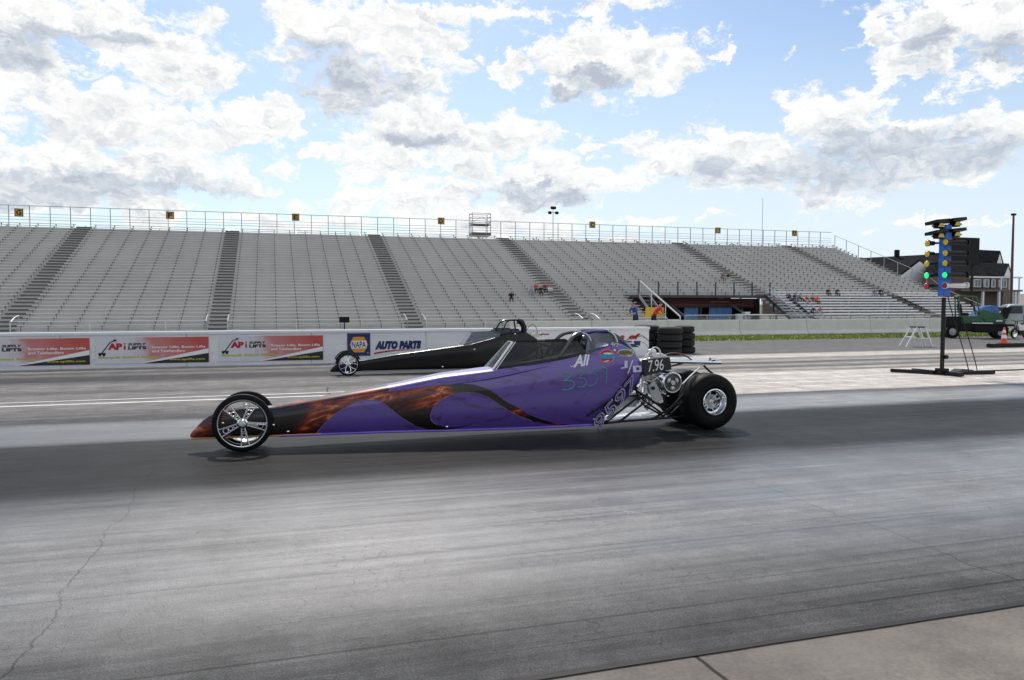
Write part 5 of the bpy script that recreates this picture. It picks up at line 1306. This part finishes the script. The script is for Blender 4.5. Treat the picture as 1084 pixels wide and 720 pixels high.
# smoked windshield: two sides, front pane, top edge
def pane(name, pts, m, th=.006):
    mb = MB(); n = len(pts); nrm = (Vector(pts[1])-Vector(pts[0])).cross(Vector(pts[2])-Vector(pts[0])).normalized()*th
    mb.add([Vector(p) for p in pts] + [Vector(p)+nrm for p in pts], [tuple(range(n)), tuple(range(2*n-1, n-1, -1))] + [(i, (i+1) % n, (i+1) % n+n, i+n) for i in range(n)]); return mb.build(name, m, pd)
A0, A1 = (2.47, .80), (2.74, 1.14)
for s_ in (-1, 1):
    pane('windshield_side', [(2.47, s_*.20, .80), (2.95, s_*.268, .875), (3.37, s_*.268, .935), (3.66, s_*.268, .99), (3.55, s_*.19, 1.15), (2.76, s_*.09, 1.14)], TINT)
pane('windshield_front', [(2.47, -.19, .815), (2.47, .0, .84), (2.47, .19, .815), (2.76, .085, 1.14), (2.76, -.085, 1.14)], TINT3)
mb = MB(); mb.tube([(2.455, -.205, .80), (2.755, -.095, 1.145)], .013, 6); mb.tube([(2.50, -.215, .81), (2.79, -.100, 1.145)], .006, 6); mb.tube([(2.46, .205, .80), (2.755, .095, 1.145)], .008, 6); mb.tube([(2.755, -.095, 1.145), (2.755, .095, 1.145)], .005, 6); mb.build('windshield_trim', WHITE, pd, smooth=True)
mb = MB()
for s_ in (-1, 1): mb.tube([(2.76, s_*.092, 1.146), (3.55, s_*.192, 1.156)], .006, 6)
mb.build('windshield_edge', BLK, pd, smooth=True)
# roll cage: front hoop, rear hoop, top bars, padding
def arc(p0, p1, p2, n=8): return [tuple(Vector(p0)*(1-t)**2 + Vector(p1)*2*t*(1-t) + Vector(p2)*t*t) for t in [i/n for i in range(n+1)]]
mb = MB()
for s_ in (-1, 1): mb.tube([(3.30, s_*.25, .96)] + arc((3.42, s_*.24, 1.12), (3.48, s_*.2, 1.235), (3.62, s_*.17, 1.245), 6), .024, 8)
mb.tube(arc((3.62, -.17, 1.245), (3.62, 0, 1.262), (3.62, .17, 1.245), 6), .024, 8)
mb.build('front_hoop', mat('grey_cage_tube', (.09, .09, .10), .3, .2), pd, smooth=True)
mb = MB()
for s_ in (-1, 1):
    mb.tube([(3.62, s_*.17, 1.245), (3.80, s_*.17, 1.262), (3.98, s_*.17, 1.262)], .022, 8)
mb.build('top_bar', mat('purple_bar_paint', (.04, .02, .17), .3, .1, coat=.8), pd, smooth=True)
mb = MB()
for s_ in (-1, 1): mb.tube([(3.66, s_*.17, 1.245), (3.70, s_*.2, 1.18), (3.66, s_*.24, 1.0)], .019, 8); mb.tube([(3.98, s_*.17, 1.262), (4.05, s_*.2, 1.2), (4.06, s_*.24, 1.05)], .022, 8)
mb.tube(arc((3.99, -.17, 1.262), (4.0, 0, 1.28), (3.99, .17, 1.262), 6), .024, 8)
mb.build('rear_hoop', mat('grey_cage_tube', (.16, .16, .17), .3, .3), pd, smooth=True)
mb = MB()
for s_ in (-1, 1): mb.tube(arc((3.62, s_*.196, 1.245), (3.69, s_*.215, 1.25), (3.72, s_*.225, 1.15), 6), .008, 6); mb.tube(arc((3.96, s_*.196, 1.27), (4.04, s_*.215, 1.25), (4.07, s_*.245, 1.13), 6), .009, 6)
mb.build('white_piping', WHITE, pd, smooth=True)
# fairing that runs down behind the head rest
mb = MB(); secs = []
for x, zt_, w_ in ((3.99, 1.255, .13), (4.1, 1.235, .14), (4.2, 1.17, .15), (4.3, 1.10, .15), (4.38, 1.0, .14), (4.42, .9, .12)):
    secs.append([(x, -w_, .8), (x, -w_, zt_-.05), (x, -w_*.7, zt_), (x, w_*.7, zt_), (x, w_, zt_-.05), (x, w_, .8)])
mb.add([v for s_ in secs for v in s_], [(i*6+k, i*6+k+1, (i+1)*6+k+1, (i+1)*6+k) for i in range(5) for k in range(5)] + [(0, 1, 2, 3, 4, 5), (30, 31, 32, 33, 34, 35)]); mb.build('head_fairing', mat('dark_fairing', (.012, .01, .03), .3, 0, coat=.6), pd, smooth=True)
# side netting panel between hoops
for s_ in (-1, 1): pane('cage_window', [(3.68, s_*.24, 1.0), (4.03, s_*.245, 1.07), (4.02, s_*.185, 1.235), (3.72, s_*.185, 1.235)], TINT2)
# driver: helmeted, reclined in the cockpit
person((3.62, YC, .50), R(-90), 'sit', (.02, .02, .025), (.02, .02, .02), 'person in dark racing gear reclined in the purple dragster cockpit', None, BLK, -.15, BLK)
hl = MB(); hl.sphere((3.74, YC, 1.10), .115, (1.1, .95, 1.05)); ho = hl.build('helmet', mat('dark_helmet_shell', (.03, .035, .05), .2, 0, coat=1), smooth=True, label='dark helmet inside the roll cage of the purple dragster', cat='helmet')
# steering yoke
mb = MB(); mb.lathe([(.10, 0), (.115, .012), (.10, .024), (.085, .012)], (3.12, 0, .98), 'x', 20, closed=True); mb.tube([(2.9, 0, .9), (3.12, 0, .98)], .012, 6); mb.build('steering_wheel', BLK, pd, smooth=True)
# wheels
front_wheel(pd, -.33, -.16, .315, R(60)); front_wheel(pd, -.30, .16, .315, .3)
mb = MB(); mb.tube([(-.33, -.15, .315), (-.33, .15, .315)], .014, 8); mb.tube([(-.3, -.12, .30), (.0, -.12, .27)], .012, 6); mb.box((-.27, -.125, .285), (.16, .02, .03)); mb.tube([(-.30, -.1, .42), (-.28, -.13, .46)], .01, 6); mb.build('front_axle', CHROME, pd, smooth=True)
rear_wheel(pd, 5.33, -.27, .358, .33, -1); rear_wheel(pd, 5.33, .30, .358, .33, 1)
mb = MB(); mb.tube([(5.33, -.2, .355), (5.33, .25, .355)], .025, 10); mb.build('rear_axle', CASTAL, pd, smooth=True)
# black chassis tubes behind the body
C = lambda px, py, y=-.2: (pt(px, py, YC+y)[0], y, pt(px, py, YC+y)[1])
fr_ = MB()
for s_ in (-.24, .2):
    for l in ([(632, 449), (660, 446), (700, 443), (735, 440)], [(640, 448), (676, 420), (700, 437)], [(655, 447), (680, 428), (703, 441)], [(668, 410), (690, 424), (712, 440)], [(672, 404), (676, 424)], [(700, 443), (726, 415)], [(707, 441), (732, 418)], [(692, 443), (716, 428), (735, 424)], [(676, 397), (688, 392), (722, 396)]):
        fr_.tube([C(a, b, s_) for a, b in l], .015, 6)
for a, b in ((660, 446), (700, 443), (676, 420), (722, 396)): p = C(a, b, -.24); fr_.tube([p, (p[0], .2, p[2])], .014, 6)
fr_.build('chassis_tube', DARKM, pd, smooth=True)
mb = MB(); mb.rbox((4.4, 0, .47), (.75, .40, .02), .008); mb.prism([(3.85, .14), (4.75, .16), (4.75, .175), (3.85, .155)], 'y', -.2, .2); mb.build('floor_pan', CASTAL, pd)
mb = MB(); mb.prism([(4.0, .20), (4.3, .42), (4.36, .42), (4.1, .18)], 'y', -.06, -.03); mb.rbox((4.35, .05, .36), (.28, .2, .16), .04); mb.build('seat_back', WHITE, pd)
# engine: crankcase, finned cylinder, clutch, belt guard, header, airbox, hoses
mb = MB(); mb.rbox((4.72, -.02, .62), (.34, .26, .28), .05); mb.rbox((4.62, .0, .82), (.26, .22, .12), .03)
for k in range(7): mb.rbox((4.62+.0*k, -.02, .74+.022*k), (.30, .30, .008), .003)
mb.rbox((4.56, -.16, .52), (.16, .08, .12), .02); mb.build('engine_block', CASTAL, pd, smooth=True)
mb = MB(); a, b, b2_, c, d_ = [C(*p, -.24) for p in ((686.7, 410), (690, 405.5), (695, 407), (702, 423), (692, 428))]
mb.prism([(v[0], v[2]) for v in (a, b, b2_, c, d_)], 'y', -.24, -.22)
pl = mb.build('motor_plate', mat('brushed_plate', (.42, .43, .45), .4, .3, scale=40, amt=.1), pd)
mb = MB(); p = C(691.5, 411, -.27); mb.lathe([(0, -.01), (.022, -.01), (.022, .01)], p, 'y', 16); mb.build('plate_bolt', DARKM, pd)
p = C(711, 405, -.26)
mb = MB(); mb.lathe([(.108, .03), (.134, .02), (.138, -.02), (.126, -.03), (.115, -.03), (.11, -.005)], p, 'y', 40); mb.build('clutch_drum', CHROME, pd, smooth=True)
mb = MB(); mb.lathe([(.11, -.004), (.05, -.006), (0, -.006)], p, 'y', 32); mb.build('clutch_face', mat('dark_cast_metal', (.10, .10, .10), .45, .8, scale=40, amt=.4), pd)
mb = MB(); mb.lathe([(.035, -.006), (.035, -.04), (.028, -.05), (0, -.05)], p, 'y', 20); mb.build('clutch_hub', CHROME, pd, smooth=True)
mb = MB()
for k in range(3):
    a = k*2.09+.5; mb.rbox((p[0]+.065*math.cos(a), p[1]-.03, p[2]+.065*math.sin(a)), (.04, .03, .06), .012, Matrix.Rotation(-a, 3, 'Y'))
mb.build('clutch_weight', CASTAL, pd, smooth=True)
mb = MB(); mb.lathe([(.11, -.012), (.11, .012), (.10, .012), (.10, -.012)], (p[0]+.02, p[1]+.12, p[2]), 'y', 32, closed=True); mb.build('sprocket', DARKM, pd, smooth=True)
mb = MB(); random.seed(5)
for k in range(16):
    px = 676+random.random()*24; py = 402+random.random()*24; q_ = C(px, py, -.18+random.random()*.1); mb.rbox(q_, (.035+random.random()*.05, .04, .02+random.random()*.04), .008, Matrix.Rotation(random.random()*2, 3, 'Y'))
for k in range(12): q_ = C(701+(k % 3)*3, 396+k*2.1, -.22); mb.rbox(q_, (.022, .02, .014), .004)
mb.build('engine_fitting', CHROME, pd, smooth=True)
mb = MB(); mb.tube([C(686, 416, -.2), C(689, 427, -.22), C(683, 433, -.2)], .03, 8); mb.tube([C(680, 402, -.2), C(690, 404, -.2), C(698, 398, -.2)], .014, 8); mb.build('exhaust_pipe', mat('heat_blued_pipe', (.35, .33, .32), .25, .9, scale=10, amt=.3), pd, smooth=True)
mb = MB(); random.seed(11)
for k in range(9):
    a_ = C(672+random.random()*28, 398+random.random()*34, -.16+random.random()*.1); b_ = C(676+random.random()*34, 402+random.random()*32, -.16+random.random()*.12)
    m_ = tuple((Vector(a_)+Vector(b_))/2 + Vector((random.uniform(-.08, .08), 0, random.uniform(-.1, .05)))); mb.tube(arc(a_, m_, b_, 6), .007+.006*random.random(), 6)
mb.build('engine_hose', DARKM, pd, smooth=True)
mb = MB()
for k in range(8): q_ = C(694+(k % 4)*2.6, 399+k*2.4, -.235); mb.rbox(q_, (.03, .015, .012), .004, Matrix.Rotation(.9, 3, 'Y'))
for (a, b, r_) in ((700, 399, .035), (683, 405, .03), (688, 419, .028), (676, 411, .02)): mb.lathe([(0, -.02), (r_*.6, -.02), (r_, -.01), (r_, .02)], C(a, b, -.22), 'y', 16)
mb.build('engine_cover_bolt', CHROME, pd, smooth=True)
# dial-in board
mb = MB(); bo_ = [C(*p, -.27) for p in ((680.5, 381), (709, 378), (711, 391), (682, 398.5))]
mb.add([Vector(v) for v in bo_] + [Vector(v)+Vector((0, .03, 0)) for v in bo_], [(0, 1, 2, 3), (7, 6, 5, 4), (0, 4, 5, 1), (1, 5, 6, 2), (2, 6, 7, 3), (3, 7, 4, 0)]); bd = mb.build('dial_in_board', INK, pd)
mb = MB(); vs, fs, (u0, u1, v0, v1) = text_polys('7.96', space=.95); q0, q1 = C(686, 393, -.27), C(702.5, 380.5, -.27)
mb.add([(q0[0]+(v.x-u0)/(u1-u0)*(q1[0]-q0[0]), -.274, q0[2]+(v.y-v0)/(v1-v0)*(q1[2]-q0[2]) + .02*((v.x-u0)/(u1-u0)-.5)) for v in vs], fs); mb.build('board_lettering', WPR, bd)
# top of the engine: intake, fuel lines, white hoses
mb = MB(); mb.rbox(C(694, 377, -.12), (.20, .16, .07), .02); mb.lathe([(.05, 0), (.06, .03), (.05, .07), (.02, .08), (0, .08)], C(690, 376, -.1), 'z', 16); mb.rbox(C(703, 378, -.16), (.07, .06, .06), .015); mb.tube([C(681, 382, -.2), C(688, 380, -.2)], .02, 8); mb.build('carburettor', CASTAL, pd, smooth=True)
mb = MB(); mb.tube(arc(C(684, 382, -.2), C(690, 362, -.2), C(698, 370, -.2), 8)+[C(700, 378, -.2)], .010, 6); mb.tube(arc(C(681, 381, -.15), C(685, 374, -.15), C(689, 372, -.15), 6), .009, 6); mb.build('white_hose', WHITE, pd, smooth=True)
mb = MB(); mb.tube(arc(C(700, 378, -.1), C(716, 368, -.1), C(732, 381, -.1), 8), .010, 6); mb.build('brown_hose', mat('brown_rubber_hose', (.16, .10, .07), .6, 0), pd, smooth=True)
mb = MB(); mb.tube(arc(C(690, 376, .0), C(684, 360, .0), C(676, 362, .0), 6), .003, 5); mb.build('control_wire', DARKM, pd, smooth=True)
# silver push bar with its V strut
mb = MB(); a, b = C(706, 382.5, -.1), C(763, 383.8, -.1); mb.tube([a, b], .026, 12); a2, b2 = C(709, 381.5, .2), C(760, 380.8, .2); mb.tube([a2, b2], .02, 10); mb.tube([C(752, 381, -.1), C(756, 380.2, -.1)], .034, 10); mb.build('wheelie_bar_tube', CHROME, pd, smooth=True)
mb = MB(); mb.tube([C(745, 385.5, -.1), C(733, 396, -.14), C(722, 407, -.18)], .011, 8); mb.build('strut', CASTAL, pd, smooth=True)
mb = MB(); mb.tube([C(744, 386, -.1), C(750, 392, .0), C(756, 397, .1)], .014, 8); mb.tube([C(709, 388, -.1), C(725, 384, -.1)], .012, 6); mb.build('strut', DARKM, pd, smooth=True)

# ---- black dragster in the far lane
YD = 17.62
DBT = Body([(1.21, .085, .11, .115, .04), (1.27, .08, .19, .20, .06), (1.36, .08, .25, .27, .08), (1.60, .08, .285, .31, .09), (2.0, .09, .33, .35, .12), (2.69, .09, .44, .465, .16), (3.79, .085, .575, .60, .22), (4.42, .08, .655, .68, .28), (4.9, .08, .79, .80, .30), (5.3, .08, .90, .91, .31), (5.62, .08, .92, .94, .30), (5.78, .30, .92, .93, .28), (6.05, .55, .75, .78, .24)])
dd = empty('black_dragster', (0, YD, 0), label='gloss black dragster driving in the far lane beside the white wall', cat='dragster')
DBT.mesh([1.21 + 4.84*i/90 for i in range(91)]).build('body', BLKP, dd, smooth=True)
C2 = lambda px, py, y=-.2: (pt(px, py, YD+y)[0], y, pt(px, py, YD+y)[1])
w_x = pt(368.5, 386, YD-.15)[0]
front_wheel(dd, w_x, -.15, .255, .3, 'star'); front_wheel(dd, w_x+.0, .15, .255, .9, 'star')
mb = MB(); c0 = Vector((w_x, 0, .255))
mb.tube([(w_x+.285*math.cos(a), -.15, .255+.285*math.sin(a)) for a in [R(20+i*14) for i in range(11)]], .014, 6); mb.tube([(w_x+.285*math.cos(a), .15, .255+.285*math.sin(a)) for a in [R(20+i*14) for i in range(11)]], .014, 6); mb.build('wheel_fairing', BLKP, dd, smooth=True)
mb = MB(); mb.tube([(w_x, -.15, .255), (w_x, .15, .255)], .014, 8); mb.build('front_axle', CHROME, dd, smooth=True)
rx = w_x + 5.4
rear_wheel(dd, rx, -.30, .34, .30, -1); rear_wheel(dd, rx, .32, .34, .30, 1)
mb = MB(); mb.tube([(rx, -.25, .34), (rx, .25, .34)], .025, 10); mb.build('rear_axle', CASTAL, dd, smooth=True)
mb = MB()
for s_ in (-.24, .24):
    mb.tube([(5.55, s_, .12), (6.2, s_, .16), (rx, s_, .25)], .018, 6); mb.tube([(5.7, s_, .75), (6.2, s_, .62), (rx, s_, .42)], .018, 6); mb.tube([(5.7, s_, .3), (6.2, s_, .62)], .015, 6)
mb.tube([C2(600, 361, 0), C2(556, 361, 0)], .04, 8); mb.build('chassis_tube', DARKM, dd, smooth=True)
def pane2(name, pts, m, th=.006):
    mb = MB(); n = len(pts); nrm = (Vector(pts[1])-Vector(pts[0])).cross(Vector(pts[2])-Vector(pts[0])).normalized()*th
    mb.add([Vector(p) for p in pts] + [Vector(p)+nrm for p in pts], [tuple(range(n)), tuple(range(2*n-1, n-1, -1))] + [(i, (i+1) % n, (i+1) % n+n, i+n) for i in range(n)]); return mb.build(name, m, dd)
w0, w1, w2 = C2(491, 364.5, -.22), C2(498, 352.5, -.22), C2(522, 350.5, -.22)
for s_ in (-1, 1): pane2('windshield_side', [(w0[0], s_*.24, w0[2]-.02), (5.1, s_*.28, .84), (5.15, s_*.2, w2[2]), (w1[0]+.05, s_*.16, w1[2])], TINT2)
pane2('windshield_front', [(w0[0], -.24, w0[2]), (w0[0], .24, w0[2]), (w1[0]+.05, .16, w1[2]), (w1[0]+.05, -.16, w1[2])], TINT2)
mb = MB(); mb.rbox((5.22, 0, .96), (.42, .46, .16), .05); mb.rbox((5.5, 0, .95), (.3, .5, .14), .05); mb.build('cowl', mat('dark_blue_grey_cowl', (.03, .045, .07), .35, 0), dd, smooth=True)
mb = MB()
for s_ in (-1, 1):
    mb.tube([C2(524, 350, s_*.2), C2(529, 342, s_*.19), C2(533, 339.5, s_*.17), C2(545, 338.8, s_*.16), C2(551, 339.5, s_*.16)], .02, 8)
    mb.tube([C2(532, 350, s_*.22), C2(536, 341.5, s_*.18), C2(539, 339.5, s_*.17)], .016, 8); mb.tube([C2(544, 339.5, s_*.16), C2(546, 350, s_*.2)], .02, 8)
mb.tube([C2(545, 338.8, -.16), C2(545, 338.2, 0), C2(545, 338.8, .16)], .02, 8); mb.tube([C2(533, 339.5, -.17), C2(533, 339, 0), C2(533, 339.5, .17)], .02, 8)
mb.build('roll_cage', BLKP, dd, smooth=True)
mb = MB(); mb.tube([C2(548, 340, 0), C2(552, 341, 0), C2(554.5, 346, 0), C2(554.5, 356, 0)], .07, 10); mb.tube([C2(548, 340, -.14), C2(552, 341, -.14), C2(554.5, 346, -.16), C2(555, 356, -.18)], .035, 8); mb.build('head_padding', BLK, dd, smooth=True)
mb = MB(); random.seed(9)
for k in range(16):
    q_ = C2(556+random.random()*20, 353+random.random()*8, -.2+random.random()*.3); mb.rbox(q_, (.06+random.random()*.09, .08, .04+random.random()*.06), .012, Matrix.Rotation(random.random()*2, 3, 'Y'))
mb.build('engine_fitting', CHROME, dd, smooth=True)
mb = MB(); mb.rbox(C2(566, 362, 0), (.45, .35, .28), .05); mb.build('engine_block', CASTAL, dd, smooth=True)
mb = MB(); mb.tube(arc(C2(556, 352, 0), C2(566, 333, 0), C2(570, 356, 0), 8), .008, 5); mb.rbox(C2(575, 354, -.1), (.3, .06, .03), .01); mb.build('fuel_line', mat('dull_red_hose', (.2, .05, .05), .5, 0), dd, smooth=True)
f3 = lambda x, z, l=0: (x, -(DBT.side(x, z)+.006), z)
mb = MB(); x0, z0 = pt(527, 367, YD-.3); x1, z1 = pt(543, 360.5, YD-.3); text_on(mb, '33', f3, x0, x1, z0, z1); mb.build('faint_number', GRNW2, dd)
mb = MB()
for px, py in ((469, 388.5), (502, 370), (545, 353.5)):
    x, z = pt(px, py, YD-.26); mb.sphere((x, -(DBT.side(x, z)+.004), z), .02, (1, .5, 1), 10, 6)
mb.build('fastener', CHROME, dd, smooth=True)
mb = MB(); mb.tube([(x, -(DBT.side(x, .085)+.006), .085) for x in [1.9+.12*i for i in range(32)]], .012, 6); mb.build('bottom_rail', mat('silver_edge', (.3, .3, .32), .3, .5), dd, smooth=True)
